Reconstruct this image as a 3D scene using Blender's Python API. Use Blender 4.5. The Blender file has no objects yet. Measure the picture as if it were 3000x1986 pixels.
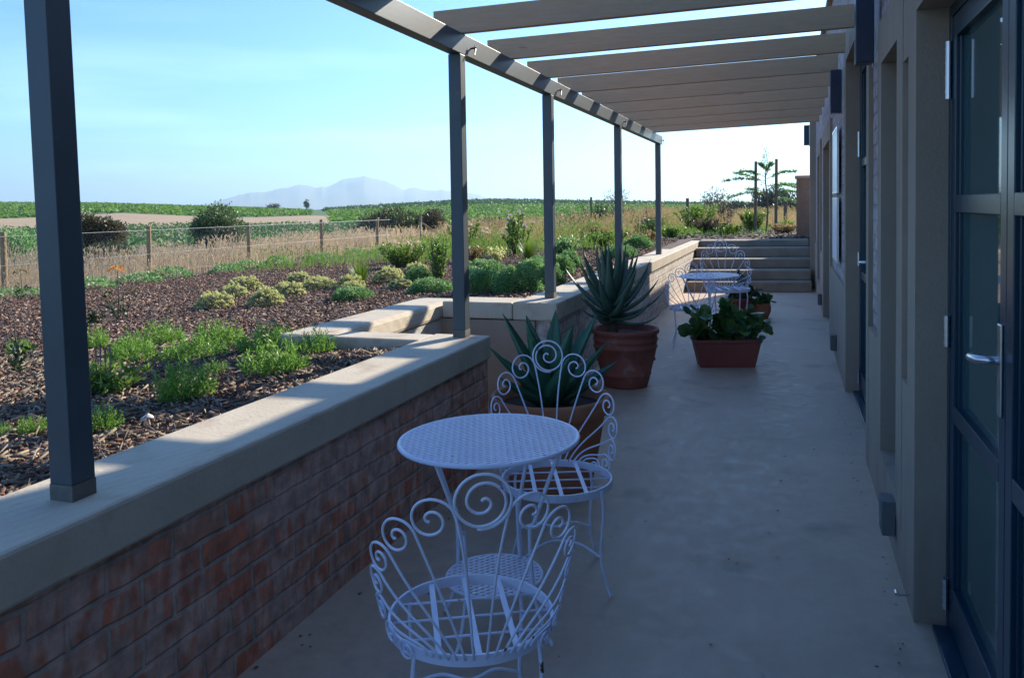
import bpy, math, random
import numpy as np
from mathutils import Vector, Matrix
R = math.radians
rng = np.random.default_rng(7)
random.seed(7)
S = bpy.context.scene
COL = S.collection

# ------------------------------------------------------------------ camera
cam_d = bpy.data.cameras.new('camera'); cam = bpy.data.objects.new('camera', cam_d); COL.objects.link(cam); S.camera = cam
yaw, pit, rol = R(18.6697), R(2.35), R(.9)
f = Vector((-math.sin(yaw)*math.cos(pit), math.cos(yaw)*math.cos(pit), -math.sin(pit)))
r0 = Vector((math.cos(yaw), math.sin(yaw), 0)); u0 = r0.cross(f)
r_ = math.cos(rol)*r0 - math.sin(rol)*u0; u_ = math.sin(rol)*r0 + math.cos(rol)*u0
m = Matrix.Identity(4)
for i in range(3):
    m[i][0], m[i][1], m[i][2] = r_[i], u_[i], -f[i]
m[2][3] = 1.55
cam.matrix_world = m
cam_d.sensor_width = 36; cam_d.lens = 2406*36/3000
cam_d.shift_y = -.0965; cam_d.clip_start = .05; cam_d.clip_end = 60000

# ------------------------------------------------------------------ light
SUN = Vector((.402, 1, .545)).normalized()
el = math.asin(SUN.z); az = math.atan2(SUN.x, SUN.y)
W = bpy.data.worlds.new('World'); S.world = W; W.use_nodes = True
nt = W.node_tree; N = nt.nodes; L = nt.links; N.clear()
out = N.new('ShaderNodeOutputWorld'); bg = N.new('ShaderNodeBackground'); bg.inputs[1].default_value = .108
sky = N.new('ShaderNodeTexSky'); sky.sky_type = 'NISHITA'; sky.sun_disc = False
sky.sun_elevation = el; sky.sun_rotation = az; sky.air_density = 1.0; sky.dust_density = .6; sky.ozone_density = 2.2
# thin cirrus streaks near the horizon
tc = N.new('ShaderNodeTexCoord'); mp = N.new('ShaderNodeMapping'); mp.inputs['Scale'].default_value = (1.6, 1.6, 16)
mp.inputs['Rotation'].default_value = (R(3), R(-4), 0)
no = N.new('ShaderNodeTexNoise'); no.inputs['Scale'].default_value = 1.7; no.inputs['Detail'].default_value = 6; no.inputs['Roughness'].default_value = .5
rp = N.new('ShaderNodeValToRGB'); rp.color_ramp.elements[0].position = .5; rp.color_ramp.elements[1].position = .78
sx = N.new('ShaderNodeSeparateXYZ'); mr = N.new('ShaderNodeMapRange'); mr.inputs[1].default_value = .02; mr.inputs[2].default_value = .30
mr.inputs[3].default_value = .38; mr.inputs[4].default_value = 0
mu = N.new('ShaderNodeMath'); mu.operation = 'MULTIPLY'
mx = N.new('ShaderNodeMix'); mx.data_type = 'RGBA'; mx.inputs[7].default_value = (6.6, 9.4, 12, 1)
L.new(tc.outputs['Generated'], mp.inputs[0]); L.new(mp.outputs[0], no.inputs[0]); L.new(no.outputs[0], rp.inputs[0])
L.new(tc.outputs['Generated'], sx.inputs[0]); L.new(sx.outputs[2], mr.inputs[0])
L.new(rp.outputs[0], mu.inputs[0]); L.new(mr.outputs[0], mu.inputs[1]); L.new(mu.outputs[0], mx.inputs[0])
gn = N.new('ShaderNodeMix'); gn.data_type = 'RGBA'; gn.blend_type = 'MULTIPLY'; gn.inputs[0].default_value = 1; gn.inputs[7].default_value = (.52, .87, 1.27, 1)
L.new(sky.outputs[0], gn.inputs[6]); L.new(gn.outputs[2], mx.inputs[6]); L.new(mx.outputs[2], bg.inputs[0]); L.new(bg.outputs[0], out.inputs[0])
sd = bpy.data.lights.new('sun', 'SUN'); sd.energy = 5.0; sd.angle = R(.53); sd.color = (1, .91, .76)
so = bpy.data.objects.new('sun', sd); COL.objects.link(so); so.rotation_euler = (-SUN).to_track_quat('-Z', 'Y').to_euler()
S.view_settings.view_transform = 'Standard'; S.view_settings.look = 'None'; S.view_settings.exposure = .90; S.view_settings.gamma = 1
S.cycles.max_bounces = 6; S.cycles.transparent_max_bounces = 12

# ------------------------------------------------------------------ helpers
class MB:
    def __init__(s): s.v = []; s.f = []; s.n = 0
    def add(s, v, fc):
        v = np.asarray(v, float).reshape(-1, 3); s.v.append(v); s.f += [tuple(int(i)+s.n for i in q) for q in fc]; s.n += len(v); return s
    def box(s, x0, x1, y0, y1, z0, z1):
        v = [(x, y, z) for z in (z0, z1) for y in (y0, y1) for x in (x0, x1)]
        return s.add(v, [(0,2,3,1),(4,5,7,6),(0,1,5,4),(2,6,7,3),(0,4,6,2),(1,3,7,5)])
    def hexa(s, b, t):      # bottom 4 pts ccw, top 4 pts ccw
        return s.add(list(b)+list(t), [(3,2,1,0),(4,5,6,7),(0,1,5,4),(1,2,6,5),(2,3,7,6),(3,0,4,7)])
    def tube(s, pts, rad, n=8, closed=False):
        P = np.asarray(pts, float); k = len(P); rad = np.broadcast_to(np.asarray(rad, float), (k,))
        T = np.gradient(P, axis=0) if not closed else np.roll(P, -1, 0)-np.roll(P, 1, 0)
        T /= np.linalg.norm(T, axis=1)[:, None]+1e-12
        up = np.array([0, 0, 1.]) if abs(T[0][2]) < .9 else np.array([1., 0, 0])
        U = np.cross(T[0], up); U /= np.linalg.norm(U)
        vs = []
        for i in range(k):
            U = U - T[i]*(U@T[i]); U /= np.linalg.norm(U)+1e-12; V = np.cross(T[i], U)
            a = np.arange(n)*2*math.pi/n
            vs.append(P[i]+rad[i]*(np.cos(a)[:, None]*U+np.sin(a)[:, None]*V))
        fc = []
        for i in range(k if closed else k-1):
            j = (i+1) % k
            fc += [(i*n+q, i*n+(q+1) % n, j*n+(q+1) % n, j*n+q) for q in range(n)]
        if not closed: fc += [tuple(range(n))[::-1], tuple((k-1)*n+q for q in range(n))]
        return s.add(np.concatenate(vs), fc)
    def lathe(s, prof, n=40, c=(0, 0, 0)):
        a = np.arange(n)*2*math.pi/n; vs = []
        for (r, z) in prof: vs.append(np.stack([c[0]+r*np.cos(a), c[1]+r*np.sin(a), np.full(n, c[2]+z)], 1))
        fc = []
        for i in range(len(prof)-1): fc += [(i*n+q, i*n+(q+1) % n, (i+1)*n+(q+1) % n, (i+1)*n+q) for q in range(n)]
        return s.add(np.concatenate(vs), fc)
    def build(s, name, mat, parent=None, smooth=False, bevel=0):
        me = bpy.data.meshes.new(name)
        v = np.concatenate(s.v) if s.v else np.zeros((0, 3))
        me.from_pydata(v.tolist(), [], s.f); 
        if mat: me.materials.append(mat)
        if smooth: me.shade_smooth()
        o = bpy.data.objects.new(name, me); COL.objects.link(o)
        if parent: o.parent = parent
        if bevel:
            b = o.modifiers.new('bevel', 'BEVEL'); b.width = bevel; b.segments = 2; b.limit_method = 'ANGLE'; b.angle_limit = R(40)
        return o

def qmesh(name, V, mats, parent=None, idx=None, nv=4):
    """fast mesh of separate n-gons; V (k,nv,3)"""
    V = np.asarray(V, np.float32); k = len(V); me = bpy.data.meshes.new(name)
    me.vertices.add(k*nv); me.vertices.foreach_set('co', V.reshape(-1))
    me.loops.add(k*nv); me.loops.foreach_set('vertex_index', np.arange(k*nv, dtype=np.int32))
    me.polygons.add(k); me.polygons.foreach_set('loop_start', np.arange(k, dtype=np.int32)*nv); 
    if idx is not None: me.polygons.foreach_set('material_index', np.asarray(idx, np.int32))
    me.update(calc_edges=True)
    for mt in (mats if isinstance(mats, (list, tuple)) else [mats]): me.materials.append(mt)
    o = bpy.data.objects.new(name, me); COL.objects.link(o)
    if parent: o.parent = parent
    return o
def unit(a): return a/(np.linalg.norm(a, axis=-1, keepdims=True)+1e-9)
def rdir(k, zmin=-1., zmax=1.):
    z = rng.uniform(zmin, zmax, k); a = rng.uniform(0, 2*math.pi, k); q = np.sqrt(1-z*z)
    return np.stack([q*np.cos(a), q*np.sin(a), z], 1)
def leaves(base, d, ln, wd, droop=0.):
    """diamond leaves (k,4,3)"""
    k = len(base); ln = np.broadcast_to(ln, (k,))[:, None]; wd = np.broadcast_to(wd, (k,))[:, None]
    s = unit(np.cross(d, rdir(k)))
    mid = base+d*ln*.5; tip = base+d*ln; tip[:, 2] -= droop*ln[:, 0]
    return np.stack([base, mid+s*wd*.5, tip, mid-s*wd*.5], 1)

def tag(o, label=None, cat=None, group=None, kind=None):
    if label: o['label'] = label
    if cat: o['category'] = cat
    if group: o['group'] = group
    if kind: o['kind'] = kind
    return o
def thing(name, label, cat, loc=(0, 0, 0), rz=0, group=None):
    o = bpy.data.objects.new(name, None); COL.objects.link(o); o.location = loc; o.rotation_euler = (0, 0, rz); o.empty_display_size = .1
    return tag(o, label, cat, group)
def kids(o): return [c for c in bpy.data.objects if c.parent == o]
def dup(o, loc, rz=0, label=None, scale=1, group=None, parent=None):
    c = o.copy(); COL.objects.link(c)
    if parent is None:
        c.location = loc; c.rotation_euler = (0, 0, rz); c.scale = (scale,)*3 if not hasattr(scale, '__len__') else scale
    if label: c['label'] = label
    if group: c['group'] = group
    if parent: c.parent = parent
    for ch in kids(o): dup(ch, None, parent=c)
    return c

# ------------------------------------------------------------------ materials
def mat(name, col, rough=.6, noise=0, ns=8., col2=None, bump=0, bs=40., metal=0, coord='Object', spec=None, transl=0, island=None, stretch=(1, 1, 1)):
    mt = bpy.data.materials.new(name); mt.use_nodes = True; nt = mt.node_tree; n = nt.nodes; l = nt.links
    p = n['Principled BSDF']; p.inputs['Roughness'].default_value = rough; p.inputs['Metallic'].default_value = metal
    if spec is not None: p.inputs['Specular IOR Level'].default_value = spec
    p.inputs['Base Color'].default_value = (*col, 1)
    tcn = n.new('ShaderNodeTexCoord'); mpn = n.new('ShaderNodeMapping'); l.new(tcn.outputs[coord], mpn.inputs[0]); mpn.inputs['Scale'].default_value = stretch
    last = None
    if col2 is not None:
        t = n.new('ShaderNodeTexNoise'); t.inputs['Scale'].default_value = ns; t.inputs['Detail'].default_value = 6; t.inputs['Roughness'].default_value = .6
        l.new(mpn.outputs[0], t.inputs[0])
        cr = n.new('ShaderNodeValToRGB'); cr.color_ramp.elements[0].position = .5-.25; cr.color_ramp.elements[1].position = .5+.22
        cr.color_ramp.elements[0].color = (*col, 1); cr.color_ramp.elements[1].color = (*col2, 1)
        l.new(t.outputs[0], cr.inputs[0]); last = cr.outputs[0]
    if island:
        gi = n.new('ShaderNodeNewGeometry'); cr = n.new('ShaderNodeValToRGB')
        e = cr.color_ramp.elements; e[0].color = (*island[0], 1); e[-1].color = (*island[-1], 1)
        for i, c in enumerate(island[1:-1]):
            x = e.new((i+1)/(len(island)-1)); x.color = (*c, 1)
        l.new(gi.outputs['Random Per Island'], cr.inputs[0]); last = cr.outputs[0]
    if last is not None: l.new(last, p.inputs['Base Color'])
    if bump:
        t = n.new('ShaderNodeTexNoise'); t.inputs['Scale'].default_value = bs; t.inputs['Detail'].default_value = 5; l.new(mpn.outputs[0], t.inputs[0])
        b = n.new('ShaderNodeBump'); b.inputs['Strength'].default_value = bump; b.inputs['Distance'].default_value = .01
        l.new(t.outputs[0], b.inputs['Height']); l.new(b.outputs[0], p.inputs['Normal'])
    if transl:
        tr = n.new('ShaderNodeBsdfTranslucent'); mxs = n.new('ShaderNodeMixShader'); mxs.inputs[0].default_value = transl
        if last is not None: l.new(last, tr.inputs[0])
        else: tr.inputs[0].default_value = (*col, 1)
        l.new(p.outputs[0], mxs.inputs[1]); l.new(tr.outputs[0], mxs.inputs[2]); l.new(mxs.outputs[0], n['Material Output'].inputs[0])
    return mt

def brick_mat(name, c1, c2, mortar, smear, smear_col, bw=.24, bh=.085):
    """bagged brickwork on walls in the YZ / XZ plane: brick pattern + dragged mortar smears"""
    mt = bpy.data.materials.new(name); mt.use_nodes = True; nt = mt.node_tree; n = nt.nodes; l = nt.links
    p = n['Principled BSDF']; p.inputs['Roughness'].default_value = .9
    t = n.new('ShaderNodeTexCoord'); g = n.new('ShaderNodeSeparateXYZ'); l.new(t.outputs['Object'], g.inputs[0])
    ad = n.new('ShaderNodeMath'); ad.operation = 'ADD'; l.new(g.outputs[0], ad.inputs[0]); l.new(g.outputs[1], ad.inputs[1])
    cb = n.new('ShaderNodeCombineXYZ'); l.new(ad.outputs[0], cb.inputs[0]); l.new(g.outputs[2], cb.inputs[1])
    dn = n.new('ShaderNodeTexNoise'); dn.inputs['Scale'].default_value = 9; dn.inputs['Detail'].default_value = 3; l.new(cb.outputs[0], dn.inputs[0])
    vm = n.new('ShaderNodeVectorMath'); vm.operation = 'MULTIPLY_ADD'; l.new(dn.outputs['Color'], vm.inputs[0]); vm.inputs[1].default_value = (.03, .022, 0); l.new(cb.outputs[0], vm.inputs[2])
    b = n.new('ShaderNodeTexBrick'); l.new(vm.outputs[0], b.inputs[0])
    b.inputs['Scale'].default_value = 1; b.inputs['Brick Width'].default_value = bw; b.inputs['Row Height'].default_value = bh
    b.inputs['Mortar Size'].default_value = .011; b.inputs['Mortar Smooth'].default_value = .6; b.inputs['Bias'].default_value = -.1
    b.inputs['Color1'].default_value = (*c1, 1); b.inputs['Color2'].default_value = (*c2, 1); b.inputs['Mortar'].default_value = (*mortar, 1)
    # vertical drag smears
    mp2 = n.new('ShaderNodeMapping'); mp2.inputs['Scale'].default_value = (26, 7, 1); l.new(vm.outputs[0], mp2.inputs[0])
    s1 = n.new('ShaderNodeTexNoise'); s1.inputs['Scale'].default_value = 1; s1.inputs['Detail'].default_value = 5; l.new(mp2.outputs[0], s1.inputs[0])
    s2 = n.new('ShaderNodeTexNoise'); s2.inputs['Scale'].default_value = 3.1; s2.inputs['Detail'].default_value = 4; l.new(cb.outputs[0], s2.inputs[0])
    sm = n.new('ShaderNodeMath'); sm.operation = 'ADD'; l.new(s1.outputs[0], sm.inputs[0]); l.new(s2.outputs[0], sm.inputs[1])
    cr = n.new('ShaderNodeValToRGB'); cr.color_ramp.elements[0].position = .5*(2-smear)-.06; cr.color_ramp.elements[1].position = .5*(2-smear)+.07
    h = n.new('ShaderNodeMath'); h.operation = 'MULTIPLY'; h.inputs[1].default_value = .5*1.0; 
    l.new(sm.outputs[0], cr.inputs[0]) if False else None
    dv = n.new('ShaderNodeMath'); dv.operation = 'MULTIPLY'; dv.inputs[1].default_value = .5; l.new(sm.outputs[0], dv.inputs[0]); l.new(dv.outputs[0], cr.inputs[0])
    cr.color_ramp.elements[0].position = smear-.05; cr.color_ramp.elements[1].position = smear+.05
    mx = n.new('ShaderNodeMix'); mx.data_type = 'RGBA'; l.new(cr.outputs[0], mx.inputs[0]); l.new(b.outputs[0], mx.inputs[6]); mx.inputs[7].default_value = (*smear_col, 1)
    # large stain variation
    s3 = n.new('ShaderNodeTexNoise'); s3.inputs['Scale'].default_value = 14; s3.inputs['Detail'].default_value = 6; l.new(cb.outputs[0], s3.inputs[0])
    hs = n.new('ShaderNodeMapRange'); hs.inputs[1].default_value = .3; hs.inputs[2].default_value = .7; hs.inputs[3].default_value = .74; hs.inputs[4].default_value = 1.5; l.new(s3.outputs[0], hs.inputs[0])
    ml = n.new('ShaderNodeVectorMath'); ml.operation = 'SCALE'; l.new(mx.outputs[2], ml.inputs[0]); l.new(hs.outputs[0], ml.inputs['Scale'])
    l.new(ml.outputs[0], p.inputs['Base Color'])
    ivm = n.new('ShaderNodeMath'); ivm.operation = 'MULTIPLY_ADD'; ivm.inputs[1].default_value = -1.0; ivm.inputs[2].default_value = 1.; l.new(b.outputs['Fac'], ivm.inputs[0])
    hn = n.new('ShaderNodeMath'); hn.operation = 'ADD'; l.new(ivm.outputs[0], hn.inputs[0])
    sc = n.new('ShaderNodeMath'); sc.operation = 'MULTIPLY'; sc.inputs[1].default_value = .9; l.new(s3.outputs[0], sc.inputs[0]); l.new(sc.outputs[0], hn.inputs[1])
    bp = n.new('ShaderNodeBump'); bp.inputs['Strength'].default_value = .8; bp.inputs['Distance'].default_value = .008; l.new(hn.outputs[0], bp.inputs['Height']); l.new(bp.outputs[0], p.inputs['Normal'])
    return mt

M = {}
M['brick_near'] = brick_mat('bagged_brick', (.50, .155, .085), (.42, .22, .155), (.34, .29, .24), .503, (.46, .31, .25), bw=.25, bh=.088)
M['brick_wall2'] = brick_mat('pale_bagged_brick', (.46, .36, .31), (.38, .31, .27), (.30, .27, .23), .47, (.50, .45, .40), bw=.24, bh=.088)
M['brick_house'] = brick_mat('house_brick', (.38, .29, .29), (.32, .25, .26), (.22, .20, .18), .5, (.40, .34, .34), bw=.24, bh=.085)
M['coping'] = mat('screeded_coping', (.50, .425, .32), .8, col2=(.60, .525, .41), ns=3.5, bump=.25, bs=60)
_n = M['coping'].node_tree.nodes; _l = M['coping'].node_tree.links
_tc = _n.new('ShaderNodeTexCoord'); _mp = _n.new('ShaderNodeMapping'); _mp.inputs['Rotation'].default_value = (0, 0, R(17)); _l.new(_tc.outputs['Object'], _mp.inputs[0])
_w = _n.new('ShaderNodeTexWave'); _w.bands_direction = 'X'; _w.inputs['Scale'].default_value = 7.5; _w.inputs['Distortion'].default_value = .8; _w.inputs['Detail'].default_value = 2; _w.inputs['Detail Scale'].default_value = .6
_l.new(_mp.outputs[0], _w.inputs[0]); _b = _n.new('ShaderNodeBump'); _b.inputs['Strength'].default_value = .14; _b.inputs['Distance'].default_value = .006; _l.new(_w.outputs[1], _b.inputs['Height'])
_old = [q for q in _n if q.type == 'BUMP' and q != _b][0]; _l.new(_old.outputs[0], _b.inputs['Normal']); _l.new(_b.outputs[0], _n['Principled BSDF'].inputs['Normal'])
M['plaster'] = mat('cement_plaster', (.30, .235, .175), .9, col2=(.38, .305, .235), ns=1.6, bump=.35, bs=90)
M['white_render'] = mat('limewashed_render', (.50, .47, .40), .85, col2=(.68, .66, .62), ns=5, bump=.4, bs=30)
M['steel'] = mat('grey_painted_steel', (.062, .082, .094), .40, col2=(.078, .098, .112), ns=6, bump=.06, bs=120)
M['raft'] = mat('stained_timber', (.54, .345, .20), .75, col2=(.62, .42, .26), ns=3, bump=.25, bs=14, stretch=(1.2, 18, 18))
M['white_iron'] = mat('white_enamel_iron', (.74, .75, .92), .38, col2=(.84, .85, .97), ns=9, bump=.1, bs=80)
M['terra'] = mat('terracotta', (.22, .055, .035), .8, col2=(.36, .14, .10), ns=3.5, bump=.3, bs=30)
M['terra_or'] = mat('terracotta_orange', (.38, .12, .05), .8, col2=(.50, .22, .12), ns=5, bump=.3, bs=30)
M['plast'] = mat('red_brown_planter', (.26, .065, .05), .6, col2=(.31, .085, .06), ns=4, bump=.15, bs=30)
M['soil'] = mat('potting_soil', (.02, .015, .012), .95, col2=(.06, .045, .035), ns=60, bump=1, bs=80)
M['frame'] = mat('blue_green_door_paint', (.006, .030, .055), .30, col2=(.009, .038, .068), ns=5, bump=.05, bs=60)
M['chrome'] = mat('brushed_metal', (.62, .64, .68), .28, metal=1, bump=.05, bs=200)
M['dark'] = mat('dark_lamp_metal', (.02, .03, .06), .4, col2=(.03, .04, .075), ns=8, bump=.1, bs=50)
M['inner'] = mat('interior_plaster', (.17, .18, .17), .9, col2=(.2, .21, .2), ns=2)
M['added_pale_panel'] = mat('grey_green_added_panel', (.62, .68, .62), .9, col2=(.70, .75, .68), ns=3)  # colour of the sheet added behind the glass
M['paper'] = mat('printed_sheet', (.80, .82, .92), .35, col2=(.74, .76, .88), ns=12)
M['fpost'] = mat('creosoted_pole', (.44, .30, .15), .85, col2=(.30, .20, .11), ns=9, bump=.5, bs=30, stretch=(4, 4, .6))
M['wire'] = mat('galvanised_wire', (.42, .42, .40), .5, metal=.4)
M['bark'] = mat('bark', (.11, .085, .06), .9, col2=(.19, .15, .11), ns=14, bump=.8, bs=30)
M['stone'] = mat('white_stone', (.70, .68, .64), .75, col2=(.82, .80, .77), ns=8, bump=.4, bs=30)
def specks(mt, col, lo, hi, sc, stretch=(1, 1, 1), det=4):
    n = mt.node_tree.nodes; l = mt.node_tree.links; p = n['Principled BSDF']; src = p.inputs['Base Color'].links[0].from_socket
    tc_ = n.new('ShaderNodeTexCoord'); mp_ = n.new('ShaderNodeMapping'); mp_.inputs['Scale'].default_value = stretch; l.new(tc_.outputs['Object'], mp_.inputs[0])
    t_ = n.new('ShaderNodeTexNoise'); t_.inputs['Scale'].default_value = sc; t_.inputs['Detail'].default_value = det; l.new(mp_.outputs[0], t_.inputs[0])
    m_ = n.new('ShaderNodeMapRange'); m_.inputs[1].default_value = lo; m_.inputs[2].default_value = hi; l.new(t_.outputs[0], m_.inputs[0])
    x_ = n.new('ShaderNodeMix'); x_.data_type = 'RGBA'; l.new(m_.outputs[0], x_.inputs[0]); l.new(src, x_.inputs[6]); x_.inputs[7].default_value = (*col, 1); l.new(x_.outputs[2], p.inputs['Base Color'])
specks(M['white_iron'], (.10, .05, .03), .70, .73, 26)
specks(M['plaster'], (.20, .16, .12), .56, .80, 2.5, (1, 3, .35))
specks(M['terra'], (.50, .40, .36), .60, .85, 5); specks(M['terra_or'], (.55, .42, .34), .60, .85, 5)
specks(M['coping'], (.36, .27, .18), .55, .80, 5); specks(M['raft'], (.16, .11, .07), .68, .80, 4, (.5, 6, 6))
specks(M['steel'], (.20, .14, .10), .70, .78, 12)
def leafmat(name, cols, tr=.4, rough=.45): return mat(name, cols[0], rough, island=cols, transl=tr)
M['g_needle'] = leafmat('needle_leaf', [(.06, .16, .025), (.15, .32, .04), (.30, .46, .09), (.09, .23, .05)], .5)
M['g_broad'] = leafmat('broad_leaf', [(.07, .15, .02), (.15, .28, .04), (.26, .36, .08)], .5)
M['g_grey'] = leafmat('grey_green_leaf', [(.09, .21, .06), (.17, .35, .10), (.32, .48, .22), (.10, .25, .06)], .5)
M['g_lime'] = leafmat('lime_leaf', [(.10, .20, .02), (.17, .28, .04), (.24, .33, .06)])
M['y_flower'] = leafmat('cream_yellow_flower', [(.60, .60, .16), (.72, .72, .28), (.82, .80, .45), (.50, .55, .14)], .45)
M['grey_stem'] = leafmat('silver_leaf', [(.22, .23, .16), (.30, .31, .22), (.17, .19, .11)], .3)
M['drygrass'] = leafmat('dry_grass', [(.60, .46, .27), (.74, .60, .40), (.46, .35, .23), (.60, .42, .32), (.42, .40, .18)], .5, .6)
M['rustgrass'] = leafmat('russet_grass', [(.42, .24, .12), (.52, .36, .17), (.34, .25, .17), (.26, .32, .08), (.46, .25, .19), (.20, .30, .07)], .4, .6)
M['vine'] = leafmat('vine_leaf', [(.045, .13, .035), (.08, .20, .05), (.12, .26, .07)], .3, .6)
M['vine_bright'] = leafmat('vine_leaf_bright', [(.09, .19, .03), (.14, .27, .04), (.19, .33, .055)], .4, .6)  # lighter green leaf colour of the hill vineyards
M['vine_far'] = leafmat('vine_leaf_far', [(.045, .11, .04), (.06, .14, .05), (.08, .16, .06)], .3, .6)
M['olive_bush'] = leafmat('olive_bush_leaf', [(.05, .065, .025), (.08, .095, .04), (.11, .12, .055)], .3)
M['brown_bush'] = leafmat('brown_bush_leaf', [(.085, .07, .04), (.12, .095, .055), (.10, .10, .045), (.16, .12, .07)], .3)
M['green_bush'] = leafmat('green_bush_leaf', [(.06, .11, .035), (.10, .16, .05), (.14, .20, .08)], .35)
M['aloe'] = mat('aloe_leaf', (.055, .12, .085), .5, col2=(.085, .155, .105), ns=6, bump=.1, bs=30)
M['agave'] = mat('agave_leaf', (.035, .12, .065), .4, col2=(.06, .17, .09), ns=5, bump=.1, bs=20)
M['thorn'] = mat('leaf_thorn', (.22, .10, .06), .6)
M['kalan'] = leafmat('fleshy_leaf', [(.03, .10, .03), (.05, .15, .035), (.11, .19, .04), (.05, .12, .07)], .2, .3)
M['pink'] = leafmat('pale_pink_flower', [(.70, .55, .60), (.78, .70, .74), (.62, .36, .48)], .3)
M['orange'] = leafmat('orange_flower', [(.75, .28, .03), (.80, .38, .06), (.62, .18, .03)], .4)
M['redf'] = leafmat('coral_flower', [(.62, .10, .05), (.72, .20, .10)], .4)
M['rustleaf'] = leafmat('rust_leaf', [(.34, .20, .09), (.24, .26, .07), (.42, .17, .10), (.16, .22, .06), (.5, .33, .22)])
M['dleaf'] = leafmat('dark_leaf', [(.02, .05, .015), (.035, .08, .02), (.06, .10, .03)], .25)
M['far_tree'] = leafmat('far_tree_leaf', [(.05, .075, .05), (.07, .10, .06), (.09, .11, .07)], .2)
M['chip'] = mat('bark_chip', (.1, .06, .05), .85, island=[(.05, .023, .014), (.13, .058, .034), (.24, .115, .068), (.08, .036, .022), (.50, .35, .25), (.06, .031, .020), (.17, .085, .05)])
M['straw'] = mat('dry_straw', (.3, .25, .18), .8, island=[(.10, .075, .055), (.22, .17, .12), (.34, .28, .20)])

# floor
fm = mat('screeded_floor', (.42, .31, .225), .6, col2=(.54, .405, .305), ns=1.5, bump=.09, bs=16, stretch=(1.2, 1, 1))
_n = fm.node_tree.nodes; _l = fm.node_tree.links; _p = _n['Principled BSDF']; _src = _p.inputs['Base Color'].links[0].from_socket
_t = _n.new('ShaderNodeTexNoise'); _t.inputs['Scale'].default_value = 11; _t.inputs['Detail'].default_value = 8; _t.inputs['Roughness'].default_value = .7; _tc = _n.new('ShaderNodeTexCoord'); _l.new(_tc.outputs['Object'], _t.inputs[0])
_m = _n.new('ShaderNodeMapRange'); _m.inputs[1].default_value = .3; _m.inputs[2].default_value = .7; _m.inputs[3].default_value = .82; _m.inputs[4].default_value = 1.14; _l.new(_t.outputs[0], _m.inputs[0])
_s = _n.new('ShaderNodeVectorMath'); _s.operation = 'SCALE'; _l.new(_src, _s.inputs[0]); _l.new(_m.outputs[0], _s.inputs['Scale']); _l.new(_s.outputs[0], _p.inputs['Base Color'])
_m2 = _n.new('ShaderNodeMapRange'); _m2.inputs[1].default_value = .35; _m2.inputs[2].default_value = .65; _m2.inputs[3].default_value = .45; _m2.inputs[4].default_value = .75; _l.new(_t.outputs[0], _m2.inputs[0]); _l.new(_m2.outputs[0], _p.inputs['Roughness'])
M['floor'] = fm
specks(fm, (.22, .17, .125), .60, .78, 1.9, det=7); specks(fm, (.14, .10, .07), .73, .76, 17)
# glass
gm = bpy.data.materials.new('window_glass'); gm.use_nodes = True; n = gm.node_tree.nodes; l = gm.node_tree.links
n.remove(n['Principled BSDF']); tr = n.new('ShaderNodeBsdfTransparent'); tr.inputs[0].default_value = (.72, .82, .78, 1)
gl = n.new('ShaderNodeBsdfPrincipled'); gl.inputs['Roughness'].default_value = .03; gl.inputs['Base Color'].default_value = (.055, .13, .135, 1); gl.inputs['Specular IOR Level'].default_value = .8
ms = n.new('ShaderNodeMixShader'); ms.inputs[0].default_value = .78; l.new(tr.outputs[0], ms.inputs[1]); l.new(gl.outputs[0], ms.inputs[2]); l.new(ms.outputs[0], n['Material Output'].inputs[0])
M['glass'] = gm

# ------------------------------------------------------------------ ground heights
def zg(x, y):
    x = np.asarray(x, float); y = np.asarray(y, float)
    s = np.maximum(0, -2.09-x); z = .70-.05*np.minimum(s, 10.7)
    t = np.clip((y-7)/9, 0, 1); t = t*t*(3-2*t)
    return z+.10*t*np.maximum(0, 1-s/9)
def vnoise(x, y, sc, seed=0):
    x = np.asarray(x)*sc; y = np.asarray(y)*sc
    g = np.random.default_rng(seed).random((64, 64)); xi = np.floor(x).astype(int); yi = np.floor(y).astype(int); fx = x-xi; fy = y-yi
    fx = fx*fx*(3-2*fx); fy = fy*fy*(3-2*fy)
    G = lambda a, b: g[a % 64, b % 64]
    return (G(xi, yi)*(1-fx)+G(xi+1, yi)*fx)*(1-fy)+(G(xi, yi+1)*(1-fx)+G(xi+1, yi+1)*fx)*fy-.5

def grid_obj(name, xs, ys, zf, mats, keep=None, midx=None, smooth=True):
    X, Y = np.meshgrid(xs, ys, indexing='ij'); Z = zf(X, Y); nx, ny = X.shape
    v = np.stack([X, Y, Z], -1).reshape(-1, 3); fc = []; mi = []
    for i in range(nx-1):
        for j in range(ny-1):
            cx = (xs[i]+xs[i+1])/2; cy = (ys[j]+ys[j+1])/2
            if keep and not keep(cx, cy): continue
            fc.append((i*ny+j, (i+1)*ny+j, (i+1)*ny+j+1, i*ny+j+1))
    me = bpy.data.meshes.new(name); me.from_pydata(v.tolist(), [], fc); me.materials.append(mats); me.update()
    if smooth: me.shade_smooth()
    o = bpy.data.objects.new(name, me); COL.objects.link(o); return o

# ------------------------------------------------------------------ setting
WX = -1.743            # terrace face of the low brick wall
g = MB(); g.box(WX-.3, .62, -6, 15.6, -.3, 0)
g.box(-2.76, WX-.3, 4.5, 6.4, -.3, -.003)
tag(g.build('terrace_floor', M['floor']), kind='structure')

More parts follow.
